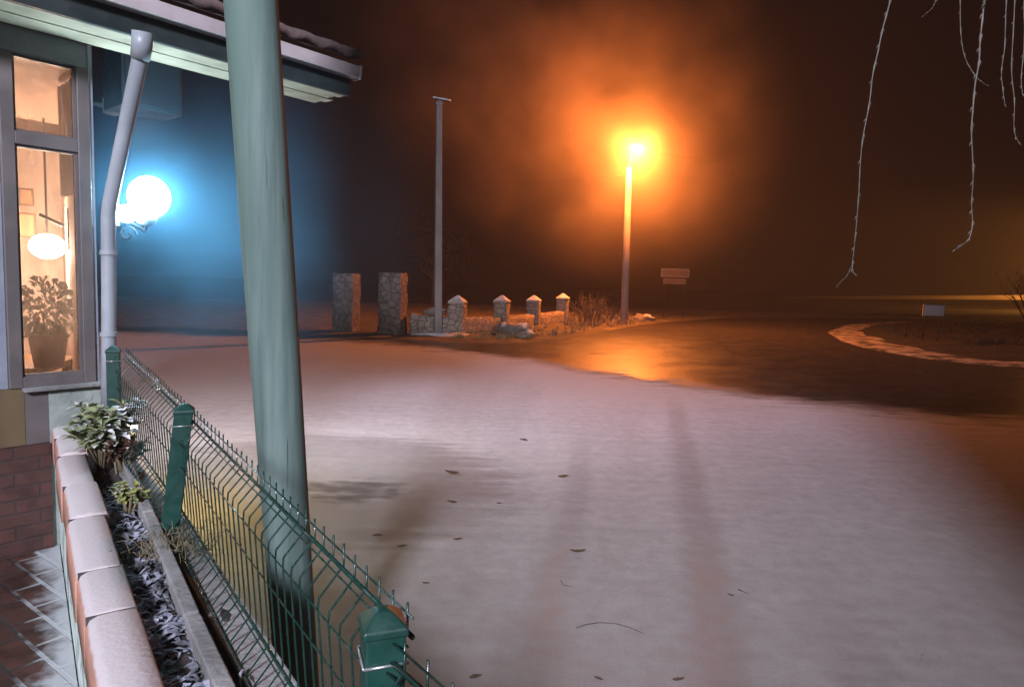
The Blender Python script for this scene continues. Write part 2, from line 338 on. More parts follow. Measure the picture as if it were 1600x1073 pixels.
def patch(name, outline, hfun, m, res=.5, z0=-.02):
    """a gently mounded sheet inside an outline (ground coordinates)"""
    xs = [p[0] for p in outline]; ys = [p[1] for p in outline]
    n = len(outline)
    def inside(x, y):
        c = False; j = n - 1
        for i in range(n):
            if (outline[i][1] > y) != (outline[j][1] > y) and x < (outline[j][0] - outline[i][0]) * (y - outline[i][1]) / (outline[j][1] - outline[i][1]) + outline[i][0]: c = not c
            j = i
        return c
    def dist(x, y):
        b = 1e9; p = Vector((x, y))
        for i in range(n):
            a = Vector(outline[i][:2]); c = Vector(outline[(i + 1) % n][:2]); d = c - a
            k = max(0, min(1, (p - a).dot(d) / max(d.length_squared, 1e-9))); b = min(b, (a + d * k - p).length)
        return b
    nx = max(2, int((max(xs) - min(xs)) / res)); ny = max(2, int((max(ys) - min(ys)) / res)); mb = MB(); idx = {}
    def vert(i, j):
        if (i, j) not in idx:
            x = min(xs) + (max(xs) - min(xs)) * i / nx; y = min(ys) + (max(ys) - min(ys)) * j / ny
            dd = dist(x, y) if inside(x, y) else -dist(x, y)
            idx[(i, j)] = len(mb.v); mb.v.append(Vector((x, y, z0 + max(-.1, hfun(x, y, dd)))))
        return idx[(i, j)]
    for i in range(nx):
        for j in range(ny):
            cx = min(xs) + (max(xs) - min(xs)) * (i + .5) / nx; cy = min(ys) + (max(ys) - min(ys)) * (j + .5) / ny
            if inside(cx, cy) or dist(cx, cy) < res * 1.2: mb.f.append((vert(i, j), vert(i + 1, j), vert(i + 1, j + 1), vert(i, j + 1)))
    return tag(mb.build(name, m, smooth=True), kind='structure')
def hbank(x, y, d): return .07 * d / (.5 + abs(d)) + .03 * mnoise.noise(Vector((x * .9, y * .9, 0))) * min(1, max(0, d) * 2)
vo = [tuple(atz(*q)[:2]) for q in ((-500, 510), (100, 509), (300, 513), (470, 521), (600, 529), (680, 535), (790, 538), (890, 533), (950, 519), (1010, 507), (1080, 501), (1150, 496))]
patch('verge', vo + [(40, 60), (20, 62), (-30, 50), (-45, 34)], hbank, MT['verge'], .55)
# the dark island of turf on the right with its sandy tongue
io = [tuple(atz(*q)[:2]) for q in ((1288, 519), (1310, 533), (1360, 547), (1440, 560), (1520, 569), (1620, 577), (1780, 588))] + [(40, 17), (60, 22), (60, 40), (45, 42)] + [tuple(atz(*q)[:2]) for q in ((1500, 505), (1400, 502), (1320, 507))]
def hisl(x, y, d): return .10 * d / (.35 + abs(d)) + .05 * mnoise.noise(Vector((x * .5, y * .5, 4))) * min(1, max(0, d))
patch('sandy_verge', io, hisl, MT['sand'], .5)
cx = sum(p[0] for p in io) / len(io)
def offs(outline, k):
    out = []; n = len(outline)
    for i in range(n):
        a = Vector(outline[i - 1]); b = Vector(outline[i]); c = Vector(outline[(i + 1) % n])
        t = (c - a).normalized(); out.append(tuple(b + Vector((-t.y, t.x)) * k))
    return out
io2 = [tuple(atz(*q)[:2]) for q in ((1342, 519), (1372, 531), (1450, 551), (1540, 563), (1640, 572), (1800, 582))] + [(42, 19), (58, 24), (58, 39), (45, 41)] + [tuple(atz(*q)[:2]) for q in ((1500, 507), (1420, 505), (1365, 509))]
def hisl2(x, y, d): return .09 + .16 * d / (.6 + abs(d)) + .10 * mnoise.noise(Vector((x * .7, y * .7, 4))) * min(1, max(0, d))
patch('turf_island', io2, hisl2, MT['island'], .5)
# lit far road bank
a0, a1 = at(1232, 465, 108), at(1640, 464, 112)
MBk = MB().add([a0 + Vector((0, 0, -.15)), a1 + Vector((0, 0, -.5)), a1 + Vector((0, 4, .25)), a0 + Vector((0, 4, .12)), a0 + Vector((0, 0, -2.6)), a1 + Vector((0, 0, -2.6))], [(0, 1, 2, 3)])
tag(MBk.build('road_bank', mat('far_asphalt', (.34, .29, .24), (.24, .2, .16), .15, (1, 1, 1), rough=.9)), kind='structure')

# ------------------------------------------------------------------ terrace, planter
ZT, ZS, ZW = .50, 1.085, 1.15
NP = at(598, 1000, .97); NP = Vector((NP.x, NP.y, 0)); MPp = at(276, 735, 2.32); MPp = Vector((MPp.x, MPp.y, 0)); FP = at(178, 600, 3.35); FP = Vector((FP.x, FP.y, 0))
wl0, wl1 = atz(150, 1073, ZW), atz(78, 655, ZW)          # inner top edge of the planter wall
wd = (wl1 - wl0).normalized(); wn = Vector((wd.y, -wd.x, 0))  # towards the road
wA = wl0 - wd * 1.6; wLen = (wl1 - wA).length
dF = (MPp - NP).normalized(); nF = Vector((dF.y, -dF.x, 0))
if nF.dot(wn) < 0: nF = -nF
OUT = .06
o0 = NP - dF * 1.2 + nF * OUT; o1 = NP + nF * OUT; o2 = MPp + nF * OUT; o3 = FP + nF * OUT
MT['terr'] = brick_mat('terrace_pavers', (.075, .034, .025), (.05, .026, .02), (.035, .03, .027), .24, .12, .010, rot=(0, 0, R(36)), rough=.4, frost=(wA, -wn))
# terrace slab behind the wall
tp = [wA - wd * 6 + wn * .02, wl1 + wn * .02, wl1 - wn * 3.5 + wd * 0.2, wA - wn * 6 - wd * 6]
tag(MB().prism(tp, -.04, ZT).build('terrace', MT['terr']), kind='structure')
pw = thing('planter_wall', (wA.x, wA.y, ZT), 'low terrace wall with snow dusted orange coping and peeling mint paint', 'wall')
b0, b1 = wA + wn * .025, wl1 + wn * .025
MB().prism([b0 - wd * .5, b0 - wd * .5 + wn * .08, b1 + wn * .08, b1], ZT - .02, ZW - .13).build('wall_body', MT['peel'], pw)
x = 0.0; lens = [.50, .46, .52, .48, .30, .50, .43, .52, .40, .5, .44, .52]
for i, L in enumerate(lens):
    e = min(x + L, wLen)
    if e - x < .1: break
    q0, q1 = wA + wd * (x + .004), wA + wd * (e - .004)
    dz = random.uniform(-.009, .009); of = wn * random.uniform(-.006, .006)
    mb = MB()
    prof = [(.0, -.15), (.118, -.15), (.120, -.016), (.113, -.003), (.07, .001), (.030, 0), (.012, -.008), (.002, -.030)]
    m = len(prof)
    stn = [0, .012, .03, .5, .97, .988, 1.0]
    for k, s in enumerate(stn):
        ed = min(s, 1 - s); dr = .003 * max(0, 1 - ed / .03) ** 2
        c = q0.lerp(q1, s)
        for (u, w) in prof: mb.v.append(Vector((c.x, c.y, ZW + dz)) + of + wn * u + Vector((0, 0, w - (dr if w > -.1 else 0))))
    for k in range(len(stn) - 1):
        for j in range(m): mb.f.append((k * m + j, k * m + (j + 1) % m, (k + 1) * m + (j + 1) % m, (k + 1) * m + j))
    mb.f.append(tuple(range(m))); mb.f.append(tuple((len(stn) - 1) * m + j for j in range(m)))
    mb.build('coping', MT['coping'], pw, smooth=True)
    q = wA + wd * e; MB().prism([q - wd * .0035 + wn * .004, q + wd * .0035 + wn * .004, q + wd * .0035 + wn * .116, q - wd * .0035 + wn * .116], ZW - .14, ZW - .012).build('mortar_joint', MT['joint'], pw)
    x = e
# retaining wall on the road side, with its concrete edging
rw = thing('retaining_wall', (o2.x, o2.y, 0), 'grey concrete retaining wall carrying the green mesh fence', 'wall')
mb = MB()
for a, b in ((o0, o1), (o1, o2), (o2, o3)):
    d = (b - a).normalized(); n = Vector((d.y, -d.x, 0)); n = n if n.dot(nF) > 0 else -n
    mb.prism([a - n * .10, b - n * .10, b, a], -.04, ZS - .015)
mb.build('wall_body', MT['concrete'], rw)
ed0, ed1, ed2 = atz(352, 1073, ZS + .02), atz(300, 960, ZS + .02), atz(232, 800, ZS + .02)
eds = [ed0 - (ed1 - ed0) * 1.2, ed1, ed2, ed2 + (ed2 - ed1) * .9]
for a, b in zip(eds[:-1], eds[1:]):
    d = (b - a).normalized(); n = Vector((d.y, -d.x, 0)); n = n if n.dot(nF) > 0 else -n
    a2, b2 = a + d * .008, b - d * .008
    MB().prism([(a2 - n * .02), (b2 - n * .02), (b2 + n * .02), (a2 + n * .02)], ZS - .1, ZS + .025).build('edging_block', MT['concrete'], rw, bevel=.006)
# soil bed between the walls
bedo = [b0 - wd * .5 + wn * .13, b1 + wn * .13, o3 - nF * .05, o2 - nF * .05, o1 - nF * .05, o0 - nF * .05]
mb = MB(); NN = 60
for i in range(NN + 1):
    s = i / NN
    A = (b0 - wd * .5).lerp(b1, s) + wn * .085
    tot = [(o0 - o1).length, (o1 - o2).length, (o2 - o3).length]; T = sum(tot) * s
    if T <= tot[0]: B = o0.lerp(o1, T / tot[0])
    elif T <= tot[0] + tot[1]: B = o1.lerp(o2, (T - tot[0]) / tot[1])
    else: B = o2.lerp(o3, (T - tot[0] - tot[1]) / tot[2])
    for k in range(13):
        p = A.lerp(B - nF * .04, k / 12); mb.v.append(Vector((p.x, p.y, ZS - .03 + .035 * mnoise.noise(p * 5) + .012 * mnoise.noise(p * 23))))
for i in range(NN):
    for k in range(12): mb.f.append((i * 13 + k, i * 13 + k + 1, (i + 1) * 13 + k + 1, (i + 1) * 13 + k))
tag(mb.build('planter_soil', MT['soil'], smooth=True), kind='structure')
# frosted leaf litter on the soil
mb = MB()
def blade(mb, p, d, L, w, lift):
    d = d.normalized(); s = Vector((-d.y, d.x, 0)) * w
    m1 = p + d * L * .5 + Vector((0, 0, lift)); e = p + d * L + Vector((0, 0, lift * .4))
    mb.add([p - s * .4, p + s * .4, m1 + s, m1 - s, e], [(0, 1, 2, 3), (3, 2, 4)])
for i in range(620):
    s = random.random() ** 1.0; k = random.uniform(.04, .85)
    A = wl0.lerp(wl1, s * .75) - wd * .25 + wn * .12; B = ed0.lerp(ed2, s * 1.25 - .15)
    p = A.lerp(B, k); p.z = ZS - .03 + .035 * mnoise.noise(Vector((p.x, p.y, 0)) * 5) + .012
    q = random.uniform(0, 6.28)
    blade(mb, p, Vector((math.cos(q), math.sin(q), 0)), random.uniform(.03, .085), random.uniform(.003, .010), random.uniform(.004, .02))
tag(mb.build('leaf_litter', MT['litterf'], smooth='flat'), 'frost covered fallen leaves and stalks lying on the planter soil', 'leaf litter', kind='stuff')

# ------------------------------------------------------------------ fence
fence = thing('mesh_fence', (MPp.x, MPp.y, ZS - .02), 'green folded wire mesh fence with square posts along the planter', 'fence')
PROF = [(0, 0), (.042, 0), (.095, .048), (.115, .05), (.345, .034), (.37, .034), (.425, .082), (.55, .068)]
def panel(A, B, ztA, ztB, side, n, hook=None, drop=1.0):
    mb = MB(); A = Vector(A); B = Vector(B)
    for i in range(n + 1):
        s = (i + .5) / (n + 1); c = A.lerp(B, s); zt = ztA + (ztB - ztA) * s
        jz = random.uniform(-.003, .003)
        mb.tube([Vector((c.x, c.y, zt + jz - a * drop)) + side * o for a, o in PROF], .0023, 5)
    for (a, o, r) in ((.014, .004, .0019), (.045, .004, .0046), (.058, .012, .0019), (.112, .054, .0019), (.20, .048, .0019), (.372, .038, .0046), (.384, .044, .0019), (.43, .086, .0019)):
        mb.tube([Vector((A.x, A.y, ztA - a * drop)) + side * o, Vector((B.x, B.y, ztB - a * drop)) + side * o], r, 6)
    return mb.build('wire_panel', MT['wire'], fence, smooth=True)
def ptop(px, py, Y): return at(px, py, Y).z
zN, zM, zF = ptop(598, 948, .97), ptop(288, 630, 2.32), ptop(178, 540, 3.35)
zn, zm, zf = zN - .018, zM - .02, zF - .01
PB = nF * .055
panel(NP + PB, MPp + PB, zn - .0, zm, -nF, 31)
d2 = (FP - MPp).normalized(); n2 = Vector((d2.y, -d2.x, 0)); n2 = n2 if n2.dot(nF) > 0 else -n2
panel(MPp + n2 * .055, FP + n2 * .055, zm, zf, -n2, int((FP - MPp).length / .05))
NX = NP + Vector((.52, -.50, 0)); d3 = (NX - NP).normalized(); n3 = Vector((-d3.y, d3.x, 0))
if n3.dot(nF) < 0: n3 = -n3
panel(NP + d3 * .028, NX, zn - .01, zn - .10, -n3, 12)
def post(P, ztop, rz, lean=Vector((0, 0, 0))):
    w = .03
    base = Vector((P.x, P.y, ZS - .12)); H = ztop - base.z
    m = Matrix.Rotation(rz, 3, 'Z')
    def ring(h, k): return [base + lean * (h - .0) + m @ Vector((x * w * k, y * w * k, 0)) + Vector((0, 0, h)) for x, y in ((-1, -1), (1, -1), (1, 1), (-1, 1))]
    pt = MB().hexa(ring(0, 1), ring(H - .028, 1)).build('post', MT['green'], fence, bevel=.004)
    mb = MB(); r1, r2 = ring(H - .034, 1.12), ring(H - .022, 1.12); r3 = ring(H - .003, .42); r4 = ring(H, .2)
    mb.hexa(r1, r2); o = len(mb.v); mb.f.pop(1); o2_ = len(mb.v)
    mb.add(r2 + r3 + r4, [(0, 1, 5, 4), (1, 2, 6, 5), (2, 3, 7, 6), (3, 0, 4, 7), (4, 5, 9, 8), (5, 6, 10, 9), (6, 7, 11, 10), (7, 4, 8, 11), (8, 9, 10, 11)])
    mb.build('post_cap', MT['green'], pt, bevel=.003)
    mb = MB()
    for hh in (H - .075,):
        q = ring(hh, 1.09); q2 = [(p + Vector((0, 0, .004))) for p in q]
        mb.tube(q + [q[0]], .0022, 6)
    mb.build('tie_wire', MT['zinc'], pt, smooth=True)
    return pt
post(NP, zN, R(20)); 
ml = at(288, 630, 2.32) - at(263, 845, 2.32); post(at(260, 865, 2.32).xy.to_3d(), zM, R(24), Vector((ml.x / ml.z, ml.y / ml.z, 0)))
post(FP, zF, R(26))
# white cable hook at the foot of the fence
h = [at(383, 1090, 1.45), at(376, 1066, 1.46), at(375, 1052, 1.47), at(379, 1046, 1.48), at(384, 1052, 1.485)]
tag(MB().tube([p for p in h], .0035, 8).build('cable', MT['white'], loc=h[0], smooth=True), 'short white cable end poking up beside the concrete edging', 'cable')

# ------------------------------------------------------------------ wooden pole
p0, p1 = at(465, 1073, 2.7), at(392, 0, 2.7); ax = (p1 - p0).normalized()
pb = p0 + ax * ((-.05 - p0.z) / ax.z)
pts = [pb + ax * h for h in (0, .4, 1, 1.6, 2.2, 2.8, 3.4, 4.2, 5.5, 7)]
rr = [r * .9 for r in (.100, .100, .103, .106, .109, .1105, .111, .110, .106, .10)]
mb = MB(); n = 40
mb.tube(pts, rr, n)
for v in mb.v: v += Vector((1, 0, 0)) * .004 * mnoise.noise(Vector((v.x * 9, v.y * 9, v.z * .8))) + Vector((0, 1, 0)) * .004 * mnoise.noise(Vector((v.x * 9, v.y * 9, v.z * .8 + 9)))
tag(mb.build('wooden_pole', MT['pole'], loc=pb, smooth=True), 'thick weathered wooden utility pole leaning slightly behind the mesh fence', 'pole')

# ------------------------------------------------------------------ building
C = Vector((-2.30, 3.72, 0)); D = Vector((.637, .771, 0)); Nn = Vector((.771, -.637, 0)); Sd = Vector((-.575, .818, 0))
def W(d, n, z): return C + D * d + Nn * n + Vector((0, 0, z))
def dpx(px, n=0.0):
    o = C + Nn * n; r = ray(px, 330); k = r.x / r.y     # x = k*y
    return (k * o.y - o.x) / (D.x - k * D.y)
def zpx(px, py, n=0.0):
    p = W(dpx(px, n), n, 0); return at(px, py, p.y).z
MT['plinth'] = brick_mat('red_brick_plinth', (.085, .028, .02), (.06, .022, .016), (.042, .022, .018), .22, .072, .008, rough=.6, axes=D)
bd = thing('restaurant_building', C, 'restaurant corner with warm lit tall window, tiled eave and white gutter', 'building')
def wbox(mb, d0, d1, n0, n1, z0, z1): return mb.hexa([W(d0, n1, z0), W(d1, n1, z0), W(d1, n0, z0), W(d0, n0, z0)], [W(d0, n1, z1), W(d1, n1, z1), W(d1, n0, z1), W(d0, n0, z1)])
ZE = 3.19
gl0, gl1 = dpx(26), dpx(124); fo0, fo1 = dpx(4), dpx(143)
zs = zpx(95, 600); zt = zpx(60, 88)
zr0, zr1 = zpx(70, 231), zpx(70, 211); zg0 = zpx(80, 585); zg1 = zpx(66, 92)
# walls with the window opening left free
mb = MB(); wbox(mb, fo1, 0, -.05, 0, zs, ZE); mb.build('corner_pier', MT['pier'], bd)
mb = MB(); wbox(mb, fo0 - .07, fo0 - .002, -.16, -.01, zs, ZE); wbox(mb, fo0, fo1, -.05, -.01, zt, ZE); mb.build('wall', MT['pier'], bd)
mb = MB(); wbox(mb, -3.5, fo0 - .072, -.16, -.004, zs - .0, ZE); mb.build('wall', MT['panel'], bd)
zpl = zpx(60, 690)
mb = MB(); wbox(mb, dpx(66), .0, -.16, .012, -.04, zs - .02); mb.build('sill_base', MT['greyplaster'], bd)
mb = MB(); wbox(mb, dpx(28), dpx(66) - .002, -.16, .005, zpl, zs - .02); mb.build('pilaster', MT['frame'], bd)
mb = MB(); wbox(mb, -3.5, dpx(28) - .002, -.16, .002, zpl, zs - .002); mb.build('lower_panel', MT['panel'], bd)
mb = MB(); wbox(mb, -3.5, dpx(66) - .002, -.16, .03, -.04, zpl - .002); mb.build('plinth', MT['plinth'], bd)
mb = MB(); wbox(mb, dpx(24), .01, -.05, .05, zs - .02, zs + .002); mb.build('window_sill', MT['concrete'], bd, bevel=.004)
# side wall of the building running back from the corner
cs = C + Sd * 6
mb = MB(); q = [C - D * .01, C - D * .01 + Sd * 6, C - D * .07 + Sd * 6, C - D * .07 + Sd * .06]; mb.prism(q, -.04, ZE); mb.build('side_wall', MT['pier'], bd)
# window
wt = MB()
wbox(wt, fo0, gl0, -.05, .012, zs, zt); wbox(wt, gl1, fo1, -.05, .012, zs, zt)
wbox(wt, gl0, gl1, -.05, .010, zs, zg0); wbox(wt, gl0, gl1, -.05, .010, zr0, zr1); wbox(wt, gl0, gl1, -.05, .010, zg1, zt)
win = wt.build('window', MT['frame'], bd, bevel=.004)
bb = MB()
for (z0, z1) in ((zg0, zr0), (zr1, zg1)):
    t_ = .012
    wbox(bb, gl0, gl0 + t_, -.045, -.006, z0, z1); wbox(bb, gl1 - t_, gl1, -.045, -.006, z0, z1); wbox(bb, gl0 + t_, gl1 - t_, -.045, -.006, z0, z0 + t_); wbox(bb, gl0 + t_, gl1 - t_, -.045, -.006, z1 - t_, z1)
bb.build('glazing_bead', MT['frame'], win)
for (z0, z1) in ((zg0 + .012, zr0 - .012), (zr1 + .012, zg1 - .012)):
    mb = MB(); wbox(mb, gl0 + .012, gl1 - .012, -.030, -.026, z0, z1); mb.build('pane', MT['glass'], win)
# room behind the window
rb = MB(); fl = 1.33
i0, i1 = C - D * .08 + Sd * .056, C - D * .08 + Sd * 3.2
j0, j1 = W(-1.9, -.055, 0), W(-1.9, -.055, 0) + Sd * 3.2
def quad(mb, a, b, z0, z1): mb.add([Vector((a.x, a.y, z0)), Vector((b.x, b.y, z0)), Vector((b.x, b.y, z1)), Vector((a.x, a.y, z1))], [(0, 1, 2, 3)])
quad(rb, i0, i1, .6, 3.16); quad(rb, i1, j1, .6, 3.16); quad(rb, j1, j0, .6, 3.16)
rb.build('room_wall', MT['room'], bd, smooth='flat')
MB().add([Vector((p.x, p.y, 3.15)) for p in (i0, i1, j1, j0)], [(0, 1, 2, 3)]).build('room_ceiling', MT['beam'], bd, smooth='flat')
MB().add([Vector((p.x, p.y, .62)) for p in (i0, i1, j1, j0)], [(0, 1, 2, 3)]).build('room_floor', MT['roomwood'], bd, smooth='flat')
rm = MB()
for k in (2.3,): 
    a = i0 + Sd * k; b = j0 + Sd * k; rm.hexa([Vector((p.x, p.y, 3.02)) for p in (a, a + Sd * .1, b + Sd * .1, b)], [Vector((p.x, p.y, 3.149)) for p in (a, a + Sd * .1, b + Sd * .1, b)])
rm.build('ceiling_beam', MT['darkwood'], bd)
# eave: soffit boards, fascia, gutter, roof
d_end = 1.40; d_beg = -2.6; EO = .40
for k in range(4):
    n0 = .002 + k * .092; n1 = n0 + .088
    mb = MB(); a = W(d_beg, n1, ZE); 
    wbox(mb, d_beg, d_end - .02 + .03 * math.sin(k * 2.1), n0, n1, ZE - .004 * (k % 2), ZE + .02)
    mb.build('soffit_board', MT['soffit'], bd)
mb = MB(); wbox(mb, d_beg, d_end - .02, EO - .03, EO, ZE - .012, ZE + .10); mb.build('fascia', MT['fascia'], bd)
gu = MB(); prof = [(EO + .002, .095), (EO + .002, .160), (EO + .012, .160), (EO + .012, .105), (EO + .060, .105), (EO + .070, .165), (EO + .082, .165), (EO + .070, .095)]
m = len(prof)
for d in (d_beg, d_end):
    for (n, z) in prof: gu.v.append(W(d, n, ZE + z))
for j in range(m): gu.f.append((j, (j + 1) % m, m + (j + 1) % m, m + j))
gu.f.append(tuple(range(m))); gu.f.append(tuple(range(m, 2 * m))); gu.add([W(d_end, n, ZE + z) for n, z in ((EO, .088), (EO + .075, .088), (EO + .088, .172), (EO, .172))] + [W(d_end + .012, n, ZE + z) for n, z in ((EO, .088), (EO + .075, .088), (EO + .088, .172), (EO, .172))], [(0, 1, 2, 3), (4, 5, 6, 7), (0, 1, 5, 4), (1, 2, 6, 5), (2, 3, 7, 6), (3, 0, 4, 7)])
gu.build('gutter', MT['gutter'], bd)
rf = MB(); nd = 220; slope = math.tan(R(20.5)); rows = [.47, .40, .1, -.3, -.7, -1.1, -1.6, -2.2]
for j, n in enumerate(rows):
    for i in range(nd + 1):
        d = d_beg + (d_end + .04 - d_beg) * i / nd
        rf.v.append(W(d, n, ZE + .245 + (.47 - n) * slope + .022 * abs(math.sin(d * math.pi / .19)) ** .8 + (.008 if j % 2 else 0)))
for j in range(len(rows) - 1):
    for i in range(nd): rf.f.append((j * (nd + 1) + i, j * (nd + 1) + i + 1, (j + 1) * (nd + 1) + i + 1, (j + 1) * (nd + 1) + i))
ro = rf.build('roof', MT['tile'], bd, smooth=True); so = ro.modifiers.new('thick', 'SOLIDIFY'); so.thickness = .05; so.offset = -1
# downpipe with elbow and brackets
dp = MB(); gz = ZE + .05
g0 = at(222, 58, 3.56); 
path = [at(221, 50, 3.40), at(222, 66, 3.41), at(221, 80, 3.42), at(218, 98, 3.44), at(196, 200, 3.53), at(177, 292, 3.61), at(171, 318, 3.63), at(169, 340, 3.635), at(170, 450, 3.64), at(170, 560, 3.645), at(169, 640, 3.65)]
dp.tube(path, [.042, .042, .041, .038, .036, .036, .036, .036, .036, .036, .036], 20)
dn = dp.build('downpipe', MT['white'], bd, smooth=True)
for (px, py, Y) in ((169.5, 395, 3.637), (170, 522, 3.643)):
    cl = MB(); c = at(px, py, Y); cl.tube([c - Vector((0, 0, .012)), c + Vector((0, 0, .012))], .043, 20); cl.box(c + Vector((-.03, .05, 0)), .03, .08, .02); cl.build('pipe_bracket', MT['white'], dn, smooth='flat')
MB().tube([at(222, 50, 3.40), at(222, 70, 3.41), at(219, 92, 3.43)], [.046, .047, .044], 20).build('pipe_elbow', MT['white'], dn, smooth=True)
# grey box under the eave
bx = thing('cabinet', at(232, 185, 4.5), 'dark grey wall cabinet tucked under the eave above the globe lamp', 'cabinet')
e0, e1 = at(190, 130, 4.45), at(284, 140, 4.75); zb = at(284, 183, 4.75).z
dd = (e1 - e0); dd.z = 0; dd.normalize(); nn = Vector((-dd.y, dd.x, 0))
e0.z = e1.z = 0
MB().prism([e0, e1, e1 + nn * .3, e0 + nn * .3], zb, ZE + .55).build('cabinet_body', MT['box'], bx, bevel=.01)
MB().prism([e0 - nn * .012 + dd * .02, e1 - nn * .012 - dd * .02, e1 - dd * .02 - nn * .001, e0 + dd * .02 - nn * .001], zb + .025, ZE + .5).build('cabinet_door', MT['box'], bx)
sn = at(177, 166, 3.75)
sn = at(179, 167, 5.3)
sb = thing('floodlight', sn, 'small white floodlight on the side wall peeping out beyond the corner', 'lamp')
MB().box(sn, .13, .11, .12, R(-14)).build('housing', MT['gutter'], sb, bevel=.012)
MB().box(sn + Matrix.Rotation(R(-14), 3, 'Z') @ Vector((.01, .057, -.01)), .11, .006, .09, R(-14)).build('lens', emit_mat('flood_lens', (1, .94, .88), 12), sb)
MB().tube([sn + Vector((-.16, .0, .02)), sn + Vector((-.05, 0, .0))], [.016, .02], 10).build('bracket', MT['white'], sb, smooth=True)

# room contents
def foliage(mb, c, rx, rz, n, ls, seed, flat=.5, droop=.0):
    rnd = random.Random(seed)
    for i in range(n):
        while True:
            q = Vector((rnd.uniform(-1, 1), rnd.uniform(-1, 1), rnd.uniform(-1, 1)))
            if q.length < 1: break
        p = c + Vector((q.x * rx, q.y * rx, q.z * rz))
        d = (q + Vector((rnd.uniform(-.5, .5), rnd.uniform(-.5, .5), rnd.uniform(-.3, .6)))).normalized(); s = d.cross(Vector((rnd.uniform(-1, 1), rnd.uniform(-1, 1), rnd.uniform(-1, 1)))).normalized()
        L = ls * rnd.uniform(.6, 1.3); w = L * flat * .5
        mb.add([p, p + d * L * .45 + s * w + Vector((0, 0, .1 * L)), p + d * L - Vector((0, 0, droop * L)), p + d * L * .45 - s * w + Vector((0, 0, .1 * L))], [(0, 1, 2, 3)])
tb = thing('window_table', (at(75, 575, 4.6).x, 4.6, .62), 'dark wooden table inside the window under the potted plant', 'table')
tz = at(75, 572, 4.55).z
tc = at(80, 560, 4.75); tc.z = 0
MB().prism([tc + Vector((-.55, -.34, 0)), tc + Vector((.17, -.34, 0)), tc + Vector((-.05, .40, 0)), tc + Vector((-.75, .40, 0))], tz - .04, tz).build('tabletop', MT['roomwood'], tb)
for (a, b) in ((-.5, -.28), (.08, -.28), (-.66, .32), (-.10, .32)): MB().box(tc + Vector((a, b, (tz - .04 + .62) / 2)), .05, .05, tz - .66).build('leg', MT['roomwood'], tb)
pp = at(76, 545, 4.55); pp.z = tz + .001
pl = thing('potted_plant', pp, 'bushy house plant in a grey pot behind the window glass', 'potted plant')
MB().lathe(pp, [(.085, 0), (.10, .10), (.115, .2), (.125, .2), (.125, .225), (.11, .225), (.10, .2), (.0, .19)], 24).build('pot', MT['terracotta'], pl, smooth='flat')
fb = MB(); foliage(fb, pp + Vector((0, 0, .40)), .17, .20, 420, .065, 3, .45, .3); fb.build('foliage', MT['leafin'], pl, smooth='flat')
st = MB()
for k in range(5): st.tube([pp + Vector((0, 0, .18)), pp + Vector((.06 * math.cos(k * 1.3), .06 * math.sin(k * 1.3), .32)), pp + Vector((.12 * math.cos(k * 1.3), .12 * math.sin(k * 1.3), .44))], [.006, .005, .003], 6)
st.build('stem', MT['stem'], pl, smooth=True)
lp = at(74, 385, 5.3)
il = thing('room_lamp', lp, 'bright warm globe lamp glowing inside the restaurant window', 'lamp')
MB().ball(lp, .12, 28, 16, (1, 1, .8)).build('lamp_globe', emit_mat('warm_bulb', (1, .70, .50), 260), il, smooth=True)
MB().tube([lp + Vector((0, 0, .095)), Vector((lp.x, lp.y, 3.14))], .008, 8).build('lamp_cord', MT['iron'], il)
for (px, py, w, h, lab) in ((41, 308, .07, .11, 'upper small dark picture hanging inside the lit window'), (42, 352, .09, .17, 'lower dark picture hanging inside the lit window above the plant')):
    c = at(px, py, 5.55); f = thing('picture_frame', c, lab, 'picture', 'pictures in the lit room')
    mm = Matrix.Rotation(R(30), 3, 'Z')
    MB().box(c, w + .03, .02, h + .03, M=mm).build('frame', MT['darkwood'], f); MB().box(c + mm @ Vector((0, -.014, 0)), w, .004, h, M=mm).build('picture', MT['roomwood'], f)
c = at(112, 358, 4.95); tv = thing('wall_shelf', c, 'narrow dark shelf unit at the right edge of the lit window', 'shelf')
MB().box(c, .05, .07, .30, R(30)).build('shelf_box', MT['roomwood'], tv, bevel=.006)
MB().tube([c + Vector((-.01, -.08, .02)), c + Vector((-.16, -.10, .09))], .012, 8).build('bracket_arm', MT['iron'], tv)
cu = MB(); ca, cb = at(93, 200, 4.35), at(121, 200, 4.1); ca.z = cb.z = 0
for i in range(41):
    s = i / 40; p = ca.lerp(cb, s) + Vector((.5, .8, 0)) * .018 * math.sin(s * 30)
    cu.v += [Vector((p.x, p.y, 2.45)), Vector((p.x, p.y, 3.12))]
for i in range(40): cu.f.append((2 * i, 2 * i + 2, 2 * i + 3, 2 * i + 1))
co_ = cu.build('curtain', MT['curtain'], loc=(ca.x, ca.y, 2.45), smooth=True); sm = co_.modifiers.new('t', 'SOLIDIFY'); sm.thickness = .004
tag(co_, 'short pale curtain hanging in the right side of lit window', 'curtain')

